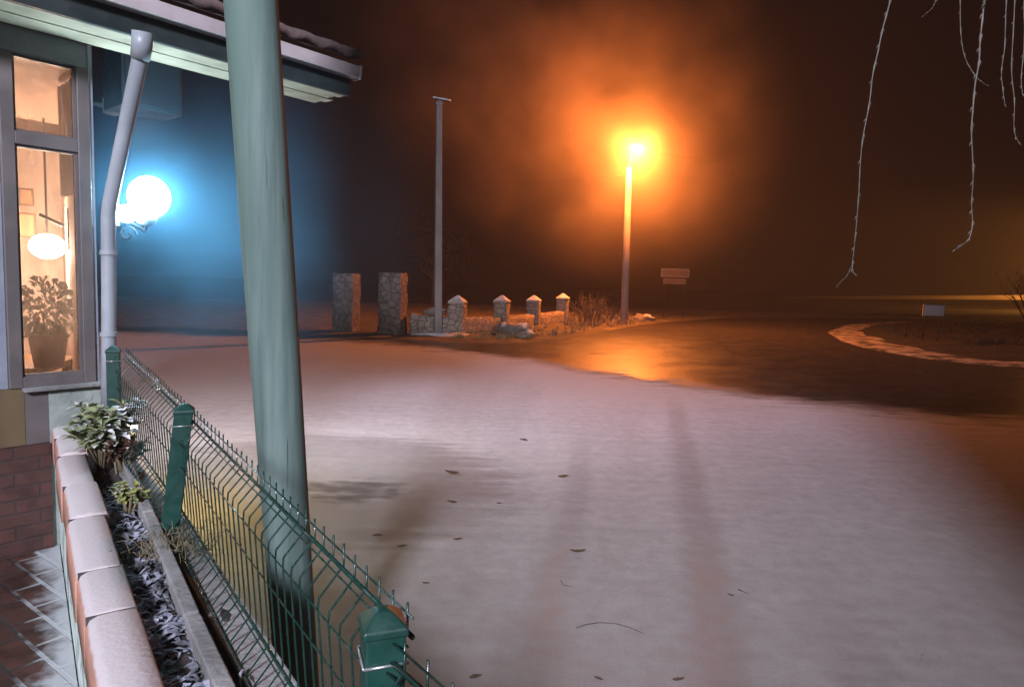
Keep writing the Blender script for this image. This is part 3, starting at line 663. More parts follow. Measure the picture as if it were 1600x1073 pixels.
# ------------------------------------------------------------------ globe wall lamp
gp = at(233, 308, 3.98)
gl = thing('globe_lamp', at(182, 345, 3.92), 'blue white glowing globe lamp on a scrolled bracket by the corner', 'lamp')
GLM = emit_mat('globe_light', (.56, .83, 1.0), 120)
MB().lathe(gp, [(.112 * math.sin(math.pi * k / 24), -.118 * math.cos(math.pi * k / 24)) for k in range(1, 24)], 40).build('globe', GLM, gl, smooth=True)
MB().lathe(gp + Vector((-.02, 0, -.152)), [(.02, -.02), (.05, 0), (.062, .035), (.05, .045)], 20).build('globe_holder', MT['white'], gl, smooth=True)
ar = MB(); wp = at(184, 332, 3.86)
ar.tube([wp, wp + Vector((.05, .02, -.05)), wp + Vector((.12, .05, -.10)), gp + Vector((-.03, 0, -.19)), gp + Vector((-.02, 0, -.165))], .011, 10)
sc = [gp + Vector((-.13 + .055 * math.cos(a) * (1 - a / 9), 0, -.22 + .055 * math.sin(a) * (1 - a / 9))) for a in [k * .5 for k in range(15)]]
ar.tube(sc, .006, 8); ar.build('bracket', MT['iron'], gl, smooth=True)
MB().ball(at(198, 334, 3.86), .05, 20, 12).build('plate_glow', GLM, gl, smooth=True)  # glowing ball added for the glare on the bracket plate
MB().box(wp + Vector((-.01, 0, 0)), .03, .07, .16, R(30)).build('wall_plate', MT['white'], gl, bevel=.006)
g2 = W(-4.3, .30, 2.65)  # unseen lamp added to brighten the planter bed and terrace
gw = thing('globe_lamp', W(-4.3, .02, 2.5), 'added white globe lamp out of view at left, lighting planter and terrace', 'lamp')
MB().ball(g2, .14, 32, 18).build('globe', emit_mat('terrace_fill_light', (1, .95, .88), 75), gw, smooth=True)
MB().tube([W(-4.3, 0, 2.45), W(-4.3, .2, 2.40), W(-4.3, .29, 2.47), W(-4.3, .30, 2.50)], .011, 10).build('bracket', MT['iron'], gw, smooth=True)  # bracket of the added unseen lamp
# low warm bulkhead lamp at the foot of the building
lwp = at(207, 668, 5.3)
bl = thing('bulkhead_lamp', lwp, 'small warm bulkhead light low behind the planter shrub', 'lamp')
MB().ball(lwp, .035, 20, 12).build('bulb', emit_mat('bulkhead_light', (1, .70, .25), 2600), bl, smooth=True)
MB().lathe(lwp + Vector((0, 0, .03)), [(.055, 0), (.06, .012), (.02, .03)], 16).build('hood', MT['iron'], bl, smooth=True)
MB().tube([Vector((lwp.x, lwp.y, lwp.z - .032)), Vector((lwp.x, lwp.y, -.03))], .014, 8).build('stake', MT['iron'], bl)

# ------------------------------------------------------------------ planter plants
def leafy(mb, p, d, L, w, rnd):
    d = d.normalized(); s = d.cross(Vector((0, 0, 1)));
    s = s.normalized() if s.length > .1 else Vector((1, 0, 0)); u = s.cross(d)
    rows = []
    for k in range(5):
        t = k / 4; c = p + d * L * t + Vector((0, 0, -.35 * L * t * t)); ww = w * math.sin(math.pi * (.12 + .82 * t)) * (1.0 if k < 4 else .3)
        rows.append((c - s * ww + u * ww * .35, c, c + s * ww + u * ww * .35))
    o = len(mb.v)
    for r in rows: mb.v += list(r)
    for k in range(4):
        mb.f += [(o + 3 * k, o + 3 * k + 1, o + 3 * k + 4, o + 3 * k + 3), (o + 3 * k + 1, o + 3 * k + 2, o + 3 * k + 5, o + 3 * k + 4)]
def shrub(name, label, base, h, spread, ns, nl, L, w, mt, seed, cat='plant', group=None):
    rnd = random.Random(seed); t = thing(name, base, label, cat, group); lf = MB(); sm = MB()
    for k in range(ns):
        a = rnd.uniform(0, 6.28); r = spread * math.sqrt(rnd.random()); hh = h * rnd.uniform(.6, 1.05)
        e = base + Vector((r * math.cos(a), r * math.sin(a), hh)); mid = base.lerp(e, .5) + Vector((0, 0, .15 * h))
        sm.tube([base + Vector((rnd.uniform(-.02, .02), rnd.uniform(-.02, .02), -.02)), mid, e], [.006, .005, .003], 6)
        for j in range(nl):
            s = rnd.uniform(.35, 1.0); p = base.lerp(mid, s * 2) if s < .5 else mid.lerp(e, s * 2 - 1)
            q = rnd.uniform(0, 6.28); leafy(lf, p, Vector((math.cos(q), math.sin(q), rnd.uniform(-.1, .9) + s * .3)), L * rnd.uniform(.6, 1.25), w * rnd.uniform(.7, 1.2), rnd)
    lf.build('foliage', MT[mt], t, smooth='flat'); sm.build('stem', MT['stem'], t, smooth=True); return t
def soilpt(px, py): return atz(px, py, ZS - .03)
sp1 = soilpt(150, 735); shrub('frosted_shrub', 'large frosted pale green shrub at far end of the planter', sp1 + Vector((.03, .0, 0)), .31, .17, 30, 22, .075, .021, 'leafsilver', 11)
sp2 = soilpt(192, 742); shrub('dark_shrub', 'low dark reddish shrub between frosted shrub and mesh fence', sp2, .17, .11, 14, 20, .04, .012, 'leafdark', 12)
sp3 = soilpt(204, 806); shrub('small_plant', 'small yellow green plant with pale leaves in planter middle', sp3, .12, .065, 10, 16, .035, .011, 'leafyellow', 13)
sp4 = soilpt(262, 872)
t = thing('dry_weed', sp4, 'tangle of dry brown weeds around foot of the leaning fence post', 'weed'); mb = MB(); rnd = random.Random(5)
for k in range(130):
    a = rnd.uniform(0, 6.28); r = rnd.uniform(.02, .14); b = sp4 + Vector((rnd.uniform(-.10, .10), rnd.uniform(-.10, .10), -.01))
    mb.tube([b, b + Vector((math.cos(a) * r * .5, math.sin(a) * r * .5, rnd.uniform(.03, .10))), b + Vector((math.cos(a) * r, math.sin(a) * r, rnd.uniform(.01, .09)))], [.0016, .0013, .0008], 4)
mb.build('stalk', MT['stem'], t, smooth=True)

# ------------------------------------------------------------------ far poles
cb = atz(684, 524); ct = at(686, 158, cb.y)
cp = thing('concrete_pole', cb, 'tall plain concrete pole with flat top beside low stone wall', 'pole')
def sqtube(mb, a, b, wa, wb, rz=.3):
    m = Matrix.Rotation(rz, 3, 'Z')
    f = lambda c, w: [c + m @ Vector((x * w, y * w, 0)) for x, y in ((-1, -1), (1, -1), (1, 1), (-1, 1))]
    return mb.hexa(f(a, wa), f(b, wb))
sqtube(MB(), cb - Vector((0, 0, .1)), ct, .135, .095).build('shaft', MT['bollardc'], cp, bevel=.02)
MB().box(ct + Vector((.10, 0, .06)), .62, .22, .06, M=Matrix.Rotation(R(8), 3, 'Y')).build('top_plate', MT['steel'], cp, bevel=.01)
MB().box(ct + Vector((0, 0, -.12)), .26, .26, .06, .3).build('clamp', MT['steel'], cp, bevel=.008)
tag(MB().ball(Vector((cb.x + .12, cb.y - .15, .0)), .85, 28, 12, (1.25, .8, .16), .5, 2).build('snow_mound', MT['snowpile'], loc=(cb.x, cb.y, 0), smooth=True), 'low mound of dirty snow round the concrete pole foot', 'snow')

lb = atz(975, 507); lt = at(983, 262, lb.y); lh = at(995, 236, lb.y - .9)
sl = thing('street_lamp', lb, 'tall concrete street lamp burning bright orange at the road junction', 'street lamp')
MB().tube([lb - Vector((0, 0, .1)), lb.lerp(lt, .5), lt], [.21, .175, .14], 20).build('shaft', MT['bollardc'], sl, smooth=True)
MB().tube([lt + Vector((0, 0, -.3)), lt + Vector((.02, -.1, .3)), lh + Vector((-.12, .3, .34)), lh + Vector((0, .05, .30))], .04, 10).build('arm', MT['steel'], sl, smooth=True)
MB().ball(lh + Vector((0, -.1, .27)), .2, 20, 10, (.7, 1.3, .36)).build('lamp_head', MT['steel'], sl, smooth=True)
MB().ball(lh + Vector((0, -.1, .10)), .24, 20, 12, (1, 1.3, .7)).build('bulb', emit_mat('sodium_bulb', (1, .245, .04), 5600), sl, smooth=True)
# overhead cables
def cable(a, b, sag, label, r=.012):
    pts = [a.lerp(b, k / 24) - Vector((0, 0, sag * 4 * (k / 24) * (1 - k / 24))) for k in range(25)]
    tag(MB().tube(pts, r, 6).build('overhead_cable', MT['iron'], loc=a, smooth=True), label, 'cable', 'overhead cables at the lamp pole')
cable(lt + Vector((.1, 0, .9)), Vector((62, 62, 11.8)), .9, 'overhead cable running right from the orange street lamp', .016)
cable(lt + Vector((0, 0, -.35)), Vector((-30, 58, 11.4)), 1.2, 'overhead cable running left from the orange street lamp', .016)

# ------------------------------------------------------------------ stone wall and pillars
def wallpt(px, py): return atz(px, py)
swb = [atz(640, 522), atz(714, 523), atz(783, 516), atz(833, 509), atz(878, 504)]
sw = thing('stone_wall', swb[1], 'low rubble stone wall with four pyramid capped posts', 'wall')
def roughbox(mb, a, b, th, h0a, h1a, h1b, seg=14, amp=.05, seed=0):
    d = (b - a); d.z = 0; L = d.length; d.normalize(); n = Vector((-d.y, d.x, 0)); rows = 7
    o = len(mb.v); prof = [(-1, 0), (-1, .35), (-1, .7), (-1, 1), (0, 1.04), (1, 1), (1, .6), (1, 0)]
    for i in range(seg + 1):
        s = i / seg; c = a.lerp(b, s); H = h1a + (h1b - h1a) * s
        for (k, z) in prof:
            q = Vector((c.x, c.y, h0a + (H - h0a) * z)) + n * k * th / 2
            q += Vector((mnoise.noise(q * 2.7 + Vector((seed, 0, 0))), mnoise.noise(q * 2.7 + Vector((0, seed + 5, 0))), mnoise.noise(q * 2.1 + Vector((0, 0, seed + 9))) * .8)) * amp
            mb.v.append(q)
    m = len(prof)
    for i in range(seg):
        for j in range(m): mb.f.append((o + i * m + j, o + i * m + (j + 1) % m, o + (i + 1) * m + (j + 1) % m, o + (i + 1) * m + j))
    mb.f.append(tuple(o + j for j in range(m))); mb.f.append(tuple(o + seg * m + j for j in range(m)))
def ztop(px, py, b): return at(px, py, b.y).z
mb = MB(); tops = [ztop(640, 491, swb[0]), ztop(714, 497, swb[1]), ztop(783, 495, swb[2]), ztop(833, 491, swb[3]), ztop(878, 486, swb[4])]
for i in range(4): roughbox(mb, swb[i], swb[i + 1], .42, -.1, tops[i], tops[i + 1], 16, .06, 3)
mb.build('wall_body', MT['stone'], sw, smooth=True)
def stone_post(b, w, h, capped, name, parent, seed):
    mb = MB(); m = Matrix.Rotation(R(-13), 3, 'Z'); o = 0; nz = 9; ns = 4
    ring = []
    for i in range(ns): ring.append((-1 + 2 * i / ns, -1))
    for i in range(ns): ring.append((1, -1 + 2 * i / ns))
    for i in range(ns): ring.append((1 - 2 * i / ns, 1))
    for i in range(ns): ring.append((-1, 1 - 2 * i / ns))
    mm = len(ring)
    for j in range(nz + 1):
        for (x, y) in ring:
            q = b + m @ Vector((x * w / 2, y * w / 2, 0)) + Vector((0, 0, -.1 + (h + .1) * j / nz))
            q += Vector((mnoise.noise(q * 3 + Vector((seed, 0, 0))), mnoise.noise(q * 3 + Vector((0, seed + 3, 0))), 0)) * .045; mb.v.append(q)
    for j in range(nz):
        for k in range(mm): mb.f.append((j * mm + k, j * mm + (k + 1) % mm, (j + 1) * mm + (k + 1) % mm, (j + 1) * mm + k))
    mb.f.append(tuple(nz * mm + k for k in range(mm)))
    po = mb.build(name, MT['stone' if capped else 'darkstone'], parent, smooth=True)
    if capped:
        cm = MB(); f = lambda k, z: [b + m @ Vector((x * w / 2 * k, y * w / 2 * k, 0)) + Vector((0, 0, z)) for x, y in ((-1, -1), (1, -1), (1, 1), (-1, 1))]
        cm.hexa(f(1.12, h - .01), f(1.12, h + .07)); cm.f.pop(1); cm.add(f(1.12, h + .07) + f(.12, h + .30), [(0, 1, 5, 4), (1, 2, 6, 5), (2, 3, 7, 6), (3, 0, 4, 7), (4, 5, 6, 7)])
        cm.build('cap', MT['capstone'], po, bevel=.03)
    return po
for i, (px, py, w) in enumerate(((714, 461, .54), (783, 461, .56), (832, 461, .57), (876, 458, .58))):
    b = swb[i + 1].copy(); h = ztop(px, py, b) - .30; stone_post(b, w, h, True, 'post', sw, i * 4)
for (px, pyb, pyt, w, lab, sd) in ((613, 522, 426, .78, 'tall square stone gate pillar joined to the low wall', 21), (541, 518, 427, .72, 'tall dark stone gate pillar standing alone away from the low wall', 27)):
    b = atz(px, pyb); g = thing('gate_pillar', b, lab, 'pillar', 'stone gate pillars')
    stone_post(b, w, ztop(px, pyt, b), False, 'pillar_shaft', g, sd)
a, b = atz(628, 521), atz(652, 521)
# fallen stones, rocks
rk = [(803, 524, .50, (1.5, 1, .62), 'largest rough boulder lying in front of the capped wall'), (818, 529, .22, (1.2, 1, .7), 'small stone beside the largest boulder'), (956, 503, .38, (1.2, 1, .7), 'rounded rock just left of the orange street lamp base'), (1004, 502, .42, (1.6, 1, .7), 'snow topped rock just right of the orange street lamp base'), (638, 489, .28, (1.4, 1, .6), 'broken stone lying behind the concrete pole near pillar')]
for i, (px, py, r, sq, lab) in enumerate(rk):
    c = atz(px, py); 
    if i == 4: c = Vector((swb[0].x + .9, swb[0].y + .0, tops[0] + .06))
    tag(MB().ball(c + Vector((0, 0, r * sq[2] * .45)), r, 22, 14, sq, .55, i + 3).build('rock', MT['rock'], loc=c, smooth=True), lab, 'rock', 'rocks by the road junction')
# dry grass along the wall foot
mb = MB(); rnd = random.Random(8)
def tuft(mb, p, h, n, rnd):
    for k in range(n):
        a = rnd.uniform(0, 6.28); L = h * rnd.uniform(.5, 1.2); d = Vector((math.cos(a), math.sin(a), 0)); s = Vector((-d.y, d.x, 0)) * .009
        b = p + d * rnd.uniform(0, .1); m_ = b + d * L * .25 + Vector((0, 0, L * .7)); e = b + d * L * .6 + Vector((0, 0, L))
        mb.add([b - s, b + s, m_ + s * .8, m_ - s * .8, e], [(0, 1, 2, 3), (3, 2, 4)])
for i in range(170):
    s = rnd.random(); px = 700 + 300 * s; y0 = (531 - 24 * max(0, (s - .45) / .55)); py = y0 - rnd.random() ** 1.5 * 16
    p = atz(px, py); p.z = .05; tuft(mb, p, rnd.uniform(.08, .22) * (.6 + s), 12, rnd)
for i in range(60):
    p = atz(rnd.uniform(880, 990), rnd.uniform(498, 512)); p.z = .08; tuft(mb, p, rnd.uniform(.2, .55), 16, rnd)
tag(mb.build('dry_grass', MT['drygrass'], smooth='flat'), 'dry winter grass growing along the foot of the stone wall', 'grass', kind='stuff')
mb = MB()
for i in range(420):
    px = rnd.uniform(1370, 1600); py = rnd.uniform(506, 552); 
    if py > 520 + (px - 1370) * .14 + 8: continue
    p = atz(px, py); p.z = .2; tuft(mb, p, rnd.uniform(.08, .25), 7, rnd)
tag(mb.build('island_grass', MT['island'], smooth='flat'), 'dark rough grass covering the traffic island', 'grass', kind='stuff')

# bare shrubs and trees
def twiggy(name, label, base, h, spread, n, mt, seed, r=.014):
    t = thing(name, base, label, 'bush', 'bare bushes round the junction'); mb = MB(); rnd = random.Random(seed)
    for k in range(n):
        a = rnd.uniform(0, 6.28); rr_ = rnd.random() ** .5 * spread; e = base + Vector((rr_ * math.cos(a), rr_ * math.sin(a), h * rnd.uniform(.5, 1))); b = base + Vector((rr_ * .3 * math.cos(a), rr_ * .3 * math.sin(a), -.05))
        m_ = b.lerp(e, .5) + Vector((rnd.uniform(-.1, .1), rnd.uniform(-.1, .1), .12 * h)); mb.tube([b, m_, e], [r, r * .7, r * .3], 4)
        for j in range(4):
            q = m_.lerp(e, rnd.random()); mb.tube([q, q + Vector((rnd.uniform(-.35, .35), rnd.uniform(-.35, .35), rnd.uniform(.05, .4))) * h * .4], [r * .5, r * .2], 3)
    mb.build('branch', MT[mt], t, smooth=True)
twiggy('bare_bush', 'bare bush in front of the farthest capped wall post', atz(925, 512) + Vector((0, 1.2, 0)), 1.7, 1.2, 40, 'bark', 31)
twiggy('bare_bush', 'wide bare bush between wall end and orange street lamp', atz(948, 506) + Vector((0, 1.0, 0)), 1.2, 1.1, 34, 'bark', 32)
twiggy('bare_bush', 'large bare bush at far right edge beyond the island', Vector((44, 56, 0)), 4.2, 3.6, 80, 'bark', 34, .03)
def tree(label, base, h, r, seed):
    t = thing('evergreen_tree', base, label, 'tree', 'evergreen trees behind the stone wall'); rnd = random.Random(seed)
    tr = MB(); tr.tube([base + Vector((0, 0, -.2)), base + Vector((.1, 0, h * .25)), base + Vector((-.1, .1, h * .55))], [.22, .17, .1], 10); ends = []
    for k in range(9):
        a = k * .7 + rnd.random(); s = base + Vector((0, 0, h * rnd.uniform(.2, .5))); e = base + Vector((math.cos(a) * r * rnd.uniform(.4, .85), math.sin(a) * r * rnd.uniform(.4, .85), h * rnd.uniform(.45, .92))); tr.tube([s, s.lerp(e, .5) + Vector((0, 0, .3)), e], [.08, .05, .02], 6); ends.append(e)
    tr.build('trunk', MT['bark'], t, smooth=True); cr = MB()
    for k, e in enumerate(ends + [base + Vector((0, 0, h * .75))]): foliage(cr, e, r * rnd.uniform(.3, .5), r * rnd.uniform(.28, .42), 260, .26, seed * 20 + k, .55)
    cr.build('crown', MT['treeleaf'], t, smooth='flat')
tree('rounded evergreen tree between gate pillars and concrete pole', Vector((-7.4, 62, 0)), 7.4, 4.0, 42)

# ------------------------------------------------------------------ signs
def board(name, label, px0, px1, py0, py1, Y, mt, extra=None, rz=0.0, foot=0.0):
    c = at((px0 + px1) / 2, (py0 + py1) / 2, Y); w = (px1 - px0) / F * Y; h = (py1 - py0) / F * Y; m = Matrix.Rotation(rz, 3, 'Z')
    t = thing(name, (c.x, c.y, foot), label, 'sign')
    MB().box(c, w, .04, h, M=m).build('board', MT[mt], t, bevel=.006)
    fr = MB(); e = .03
    for (dx, dz, sx, sz) in ((0, h / 2 + e / 2, w + 2 * e, e), (0, -h / 2 - e / 2, w + 2 * e, e), (-w / 2 - e / 2, 0, e, h), (w / 2 + e / 2, 0, e, h)): fr.box(c + m @ Vector((dx, 0, dz)), sx, .055, sz, M=m)
    fr.build('frame', MT['steel'], t)
    zb = c.z - h / 2
    if extra:
        c2 = at((extra[0] + extra[1]) / 2, (extra[2] + extra[3]) / 2, Y); MB().box(c2, (extra[1] - extra[0]) / F * Y, .04, (extra[3] - extra[2]) / F * Y, M=m).build('lower_board', MT[mt], t, bevel=.006)
    for s in (-1, 1): MB().tube([c + m @ Vector((s * w * .36, .055, h / 2)), Vector((0, 0, 0)) + (c + m @ Vector((s * w * .36, .055, 0))) * 1 - Vector((0, 0, c.z - foot + .1))], .016, 8).build('leg', MT['iron'], t, smooth=True)
board('sign_board', 'faint twin board sign on posts right of orange street lamp', 1034, 1076, 421, 432, 44, 'signg', (1036, 1072, 435, 444))
board('notice_board', 'small blank white board on posts standing on the turf island', 1441, 1477, 477, 493, 27, 'signw', None, R(10), .15)

# ------------------------------------------------------------------ willow tree (trunk stands just outside the frame, twigs hang into view)
wt0 = Vector((3.3, .15, 0))
wi = thing('willow_tree', wt0, 'willow tree whose thin bare twigs hang down at upper right', 'tree')
mb = MB(); mb.tube([wt0 + Vector((0, 0, -.1)), wt0 + Vector((.05, 0, 1.2)), wt0 + Vector((-.05, .1, 2.6)), wt0 + Vector((.1, .2, 4.4))], [.30, .24, .20, .12], 16); mb.build('trunk', MT['bark'], wi, smooth=True)
lim = MB(); lim.tube([wt0 + Vector((-.05, .1, 2.6)), Vector((2.9, 1.0, 3.9)), Vector((2.5, 2.1, 4.25)), Vector((1.9, 3.1, 4.2)), Vector((1.2, 3.6, 4.0))], [.10, .07, .05, .03, .015], 8)
lim.tube([wt0 + Vector((.0, .15, 3.2)), Vector((3.2, 1.4, 4.2)), Vector((3.0, 2.6, 4.4)), Vector((2.6, 3.6, 4.3))], [.08, .055, .04, .02], 8); lim.build('limb', MT['bark'], wi, smooth=True)
TW = [([(1402, -60), (1391, 0), (1378, 52), (1366, 105), (1357, 168), (1348, 220), (1341, 315), (1336, 370), (1332, 412), (1334, 427)], 2.4, .0031),
      ([(1332, 414), (1322, 432), (1312, 441), (1307, 449)], 2.4, .0013),
      ([(1498, -60), (1500, 0), (1501, 50), (1507, 88), (1521, 116), (1532, 127), (1543, 134)], 2.6, .0022),
      ([(1541, -60), (1537, 0), (1532, 60), (1529, 100), (1521, 150), (1518, 200), (1521, 265), (1518, 315), (1519, 350), (1511, 375), (1488, 392)], 2.0, .0030),
      ([(1575, -60), (1573, 0), (1570, 70), (1564, 110), (1566, 140), (1570, 166)], 2.3, .0021),
      ([(1588, -60), (1586, 0), (1581, 105), (1585, 160), (1586, 205), (1592, 224)], 2.5, .0025),
      ([(1602, -60), (1600, 60), (1596, 120), (1598, 150)], 2.4, .0022),
      ([(1466, -40), (1461, 0), (1455, 14), (1440, 27)], 2.7, .0014)]
for k, (pp_, Y, r) in enumerate(TW):
    pts = [at(x, y, Y + .02 * math.sin(i)) for i, (x, y) in enumerate(pp_)]
    if k != 1: pts = [Vector((pts[0].x * .97, pts[0].y, 4.15))] + pts
    fine = []; rad = []; K = 6; ex = [pts[0]] + pts + [pts[-1]]
    for a in range(len(pts) - 1):
        p0_, p1_, p2_, p3_ = ex[a], ex[a + 1], ex[a + 2], ex[a + 3]
        for j in range(K):
            u = j / K; v = (p1_ * 2 + (p2_ - p0_) * u + (p0_ * 2 - p1_ * 5 + p2_ * 4 - p3_) * u * u + (p1_ * 3 - p0_ - p2_ * 3 + p3_) * u ** 3) * .5
            fine.append(v + Vector((mnoise.noise(v * 9) * .004, 0, 0))); rad.append(1.8 if j == 0 else (1.35 if j == 3 else 1.0))
    fine.append(pts[-1]); rad.append(.8); n = len(fine)
    tb_ = MB(); tb_.tube(fine, [r * .75 * (1.15 - .65 * i / n) * rad[i] for i in range(n)], 7)
    for i in range(2, n - 1, 3):
        d = (fine[i + 1] - fine[i]).normalized(); sd = Vector((1 if (i // 3) % 2 else -1, .2, 0)); q = fine[i]
        tb_.tube([q, q + (d * .8 + sd * .5) * r * 3.2, q + (d * 1.0 + sd * .45) * r * 5.5], [r * .55, r * .6, r * .15], 5)
    tb_.build('twig', MT['twig'], wi, smooth=True)

# ------------------------------------------------------------------ dead leaves and sticks on the road
LV = [(706, 740, .10, 'curled dark leaf on the snow right of the wooden pole'), (903, 863, .075, 'largest dark curled leaf in middle of the snowy foreground'), (818, 688, .07, 'flat thin leaf farthest out on the snowy road'), (880, 746, .08, 'thin dark leaf lying sideways beside a painted shadow band'),
      (743, 1060, .045, 'dark crumpled leaf at bottom edge right of near fence post'), (628, 855, .05, 'small brown leaf beside the dark patch nearest the fence'), (590, 838, .05, 'long brown leaf just behind the fence beside the wooden pole'), (1142, 931, .028, 'tiny leaf right on the long painted shadow band'),
      (706, 786, .06, 'narrow leaf on the edge of the dark road patch'), (780, 787, .035, 'tiny upright leaf scrap on the snow below centre'), (715, 844, .05, 'dark flat leaf below the dark road patch'), (1060, 1064, .045, 'thin leaf at bottom edge on the pale painted band'), (665, 912, .03, 'tiny dark leaf right of the fence tips'), (935, 1062, .03, 'small brown leaf at bottom edge near the curved stick')]
for i, (px, py, L, lab) in enumerate(LV):
    rnd = random.Random(100 + i); c = atz(px, py, .006); mb = MB(); a = rnd.uniform(-.5, .5); d = Vector((math.cos(a), math.sin(a), 0)); s = Vector((-d.y, d.x, 0)); w = L * rnd.uniform(.22, .38); cu_ = rnd.uniform(.15, .45)
    rows = 7
    for k in range(rows):
        t_ = k / (rows - 1); ww = w * math.sin(math.pi * (.06 + .9 * t_)) ; lift = cu_ * L * (2 * t_ - 1) ** 2 * .6
        for q in (-1, -.4, .4, 1): mb.v.append(c + d * L * (t_ - .5) * 1.6 + s * ww * q + Vector((0, 0, .003 + lift + abs(q) * ww * .7 + .004 * rnd.random())))
    for k in range(rows - 1):
        for q in range(3): mb.f.append((k * 4 + q, k * 4 + q + 1, k * 4 + q + 5, k * 4 + q + 4))
    lo = mb.build('dead_leaf', MT['dead'], loc=c, smooth=True); tag(lo, lab, 'leaf', 'dead leaves scattered on the snowy road'); sm = lo.modifiers.new('t', 'SOLIDIFY'); sm.thickness = .0012
def stick(pp_, r, lab):
    pts = [atz(x, y, r) for x, y in pp_]; tag(MB().tube(pts, [r * 1.6] + [r] * (len(pts) - 2) + [r * .5], 6).build('stick', MT['dead'], loc=pts[0], smooth=True), lab, 'stick', 'sticks on the snowy road')
stick([(901, 980), (915, 975), (935, 972), (960, 973), (985, 980), (1006, 989)], .0022, 'long thin curved stick lying on the near snow')
stick([(876, 906), (880, 913), (894, 916)], .0018, 'short bent stick above the long curved stick')
stick([(1153, 920), (1162, 924), (1170, 927)], .0025, 'short straight stick right of the long painted shadow band')

# ------------------------------------------------------------------ things just outside the frame that shape the light
nb = thing('shade_house', (4.2, -3.4, 0), 'unseen plain house behind the viewpoint, shaped to shade the right-hand snow', 'house')  # unseen block placed to cast the shadow edge across the right-hand road
MB().prism([(2.0, -5.6), (7.5, -5.6), (7.5, -.9), (1.62, -.9)], -.04, 4.6).build('wall', MT['shade_house_wall'], nb)
MB().prism([(1.9, -5.7), (7.6, -5.7), (7.6, -.8), (1.52, -.8)], 4.6, 4.8).build('shade_house_roof', MT['concrete'], nb)
LBP = Vector((-1.5, -10.1, 0)); L2 = Vector((-1.5, -9.5, 7.4))
s2 = thing('street_lamp', LBP, 'white street lamp standing behind the viewpoint lighting the snow', 'street lamp')
MB().tube([LBP, LBP + Vector((0, 0, 3.5)), LBP + Vector((0, 0, 7.3))], [.15, .12, .09], 16).build('shaft', MT['bollardc'], s2, smooth=True)
MB().tube([LBP + Vector((0, 0, 7.2)), LBP + Vector((0, .2, 7.55)), L2 + Vector((0, 0, .2))], .035, 10).build('arm', MT['steel'], s2, smooth=True)
MB().box(L2 + Vector((0, .1, .17)), .3, .6, .08).build('lamp_head', MT['steel'], s2, bevel=.02)
MB().box(L2 + Vector((0, .1, .11)), .22, .4, .03).build('lamp_lens', emit_mat('white_lens', (.9, .93, 1), 20), s2)
FL = Vector((93, 106, 7.5))
s3 = thing('street_lamp', (93, 109, 0), 'distant orange street lamp beyond the right edge of the view', 'street lamp')
MB().tube([(93, 109, -.05), (93, 109, 8)], [.16, .1], 12).build('shaft', MT['bollardc'], s3, smooth=True)
MB().tube([(93, 109, 7.9), (93, 107.5, 8.3), (93, 106, 8.1)], .04, 8).build('arm', MT['steel'], s3, smooth=True)
MB().ball(Vector((93, 106, 7.95)), .28, 14, 8, (.6, 1.1, .35)).build('lamp_head', MT['steel'], s3, smooth=True)

# ------------------------------------------------------------------ lights
def light(name, typ, loc, energy, col, **kw):
    l = bpy.data.lights.new(name, typ); l.energy = energy; l.color = col
    for k, v in kw.items(): setattr(l, k, v)
    o = bpy.data.objects.new(name, l); COL.objects.link(o); o.location = loc; return o
w = light('white_street_light', 'SPOT', L2, 19500, (.80, .80, 1.0), shadow_soft_size=.9, spot_size=R(76), spot_blend=1.0)
w.rotation_euler = (Vector((.6, 17, .6)) - L2).to_track_quat('-Z', 'Y').to_euler()
f_ = light('floodlight_beam', 'SPOT', sn + Vector((.02, .10, -.03)), 1100, (.95, .86, .90), shadow_soft_size=.05, spot_size=R(120), spot_blend=.9)
f_.rotation_euler = Vector((.10, .93, -.50)).to_track_quat('-Z', 'Y').to_euler()
light('far_sodium_light', 'POINT', FL, 30000, (1, .36, .06), shadow_soft_size=.12)

# ------------------------------------------------------------------ haze and smoke
def volume(name, col, dens, an):
    t = NT(name); v = t.n('VolumePrincipled', {'Color': c4(col), 'Density': dens, 'Anisotropy': an}); t.t.links.new(v.outputs[0], t.out.inputs['Volume']); return t, v
t, v = volume('haze_air', (1, .95, .93), .0015, .4)
tag(MB().prism([(-290, -70), (290, -70), (290, 430), (-290, 430)], -1.05, 16).build('haze', t.m), 'thin night haze glowing around the lamps', 'haze', kind='stuff')

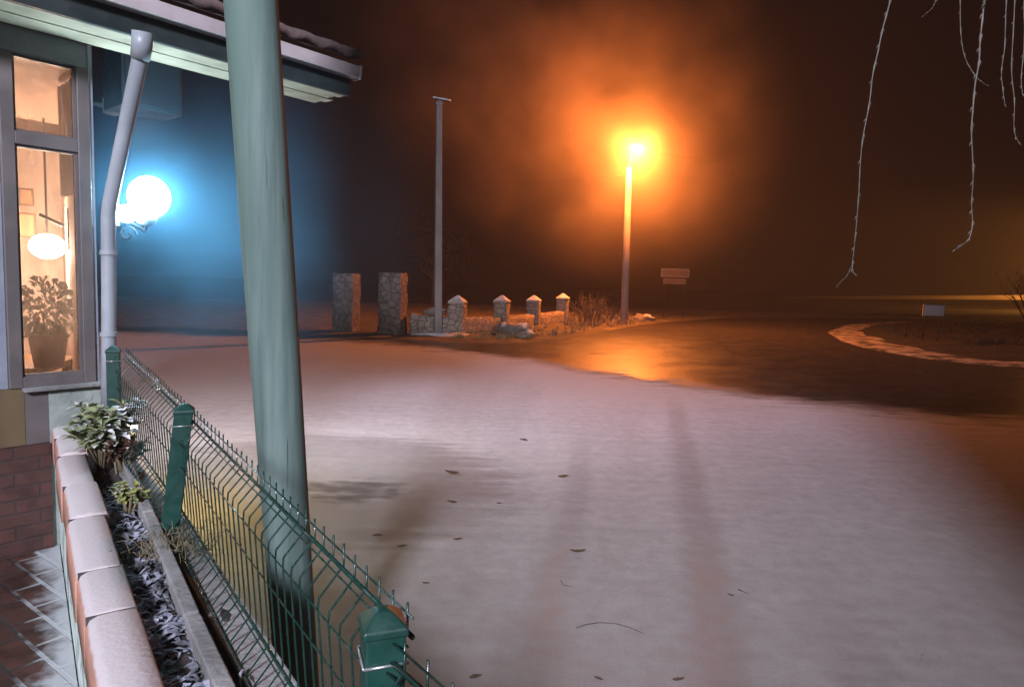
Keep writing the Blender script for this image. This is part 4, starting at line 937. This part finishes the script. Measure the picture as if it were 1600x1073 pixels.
def puff(name, label, cat, loc, rad, dens, scale, an, col, lo, hi, seed=0.0, rot=0.0, pw=2.0):
    """a cloud of thin smoke: an ellipsoid whose density fades to nothing at its rim"""
    t = NT(name + '_air'); tc = t.n('TexCoord').outputs['Object']
    u = t.n('Mapping', {'Vector': tc, 'Scale': (1 / rad[0], 1 / rad[1], 1 / rad[2])}).outputs[0]
    L = t.n('VectorMath', {0: u}, operation='LENGTH').outputs['Value']
    fall = t.math('POWER', t.mapr(L, .0, .97, 1.0, 0.0, False), pw)
    n = t.noise(t.n('Mapping', {'Vector': tc, 'Location': (seed, seed, 0)}).outputs[0], scale, 4, .6)
    d = t.math('MULTIPLY', t.math('MULTIPLY', fall, t.mapr(n, lo, hi, .22, 1.0)), dens)
    v = t.n('VolumePrincipled', {'Color': c4(col), 'Density': d, 'Anisotropy': an}); t.t.links.new(v.outputs[0], t.out.inputs['Volume'])
    o = MB().ball(Vector((0, 0, 0)), 1.0, 24, 14, rad).build(name, t.m, smooth=True); o.location = loc; o.rotation_euler = (0, rot, 0)
    return tag(o, label, cat, kind='stuff')
puff('smoke', 'thin orange lit smoke drifting round the street lamp', 'smoke', lh + Vector((-.3, .3, .2)), (10, 6.5, 9.5), .036, .34, .2, (1, .86, .78), .30, .70, 9.0, R(-25), 2.2)
puff('smoke', 'faint reddish smoke plume rising up and left from the street lamp', 'smoke', lh + Vector((-3.6, 1.2, 4.2)), (13.5, 5.5, 10), .12, .26, .2, (1, .78, .68), .40, .64, 21.0, R(35), 1.0)
puff('lens_glow', 'blue tinted volume added as the lens glow round the globe lamp by the corner', 'lens_glow', gp + Vector((.30, .15, -.20)), (1.7, .9, 1.6), 1.30, 1.5, .1, (.22, .64, 1.0), .2, .75, 1.0, 0, 2.9)  # blue volume added to stand for the lens glow round the globe

# ------------------------------------------------------------------ world, render settings
wd_ = bpy.data.worlds.new('World'); S.world = wd_; wd_.use_nodes = True
bg = wd_.node_tree.nodes['Background']; bg.inputs[0].default_value = (1, .55, .62, 1); bg.inputs[1].default_value = .0016
S.view_settings.view_transform = 'Standard'; S.view_settings.look = 'None'; S.view_settings.exposure = 0; S.view_settings.gamma = 1
cy = S.cycles
cy.use_denoising = True
try: cy.denoiser = 'OPENIMAGEDENOISE'
except Exception: pass
cy.max_bounces = 5; cy.diffuse_bounces = 3; cy.glossy_bounces = 3; cy.transparent_max_bounces = 16; cy.volume_bounces = 0
cy.sample_clamp_indirect = 4; cy.sample_clamp_direct = 0; cy.caustics_reflective = False; cy.caustics_refractive = False
cy.use_light_tree = True
cy.volume_step_rate = 2.0; cy.volume_max_steps = 48
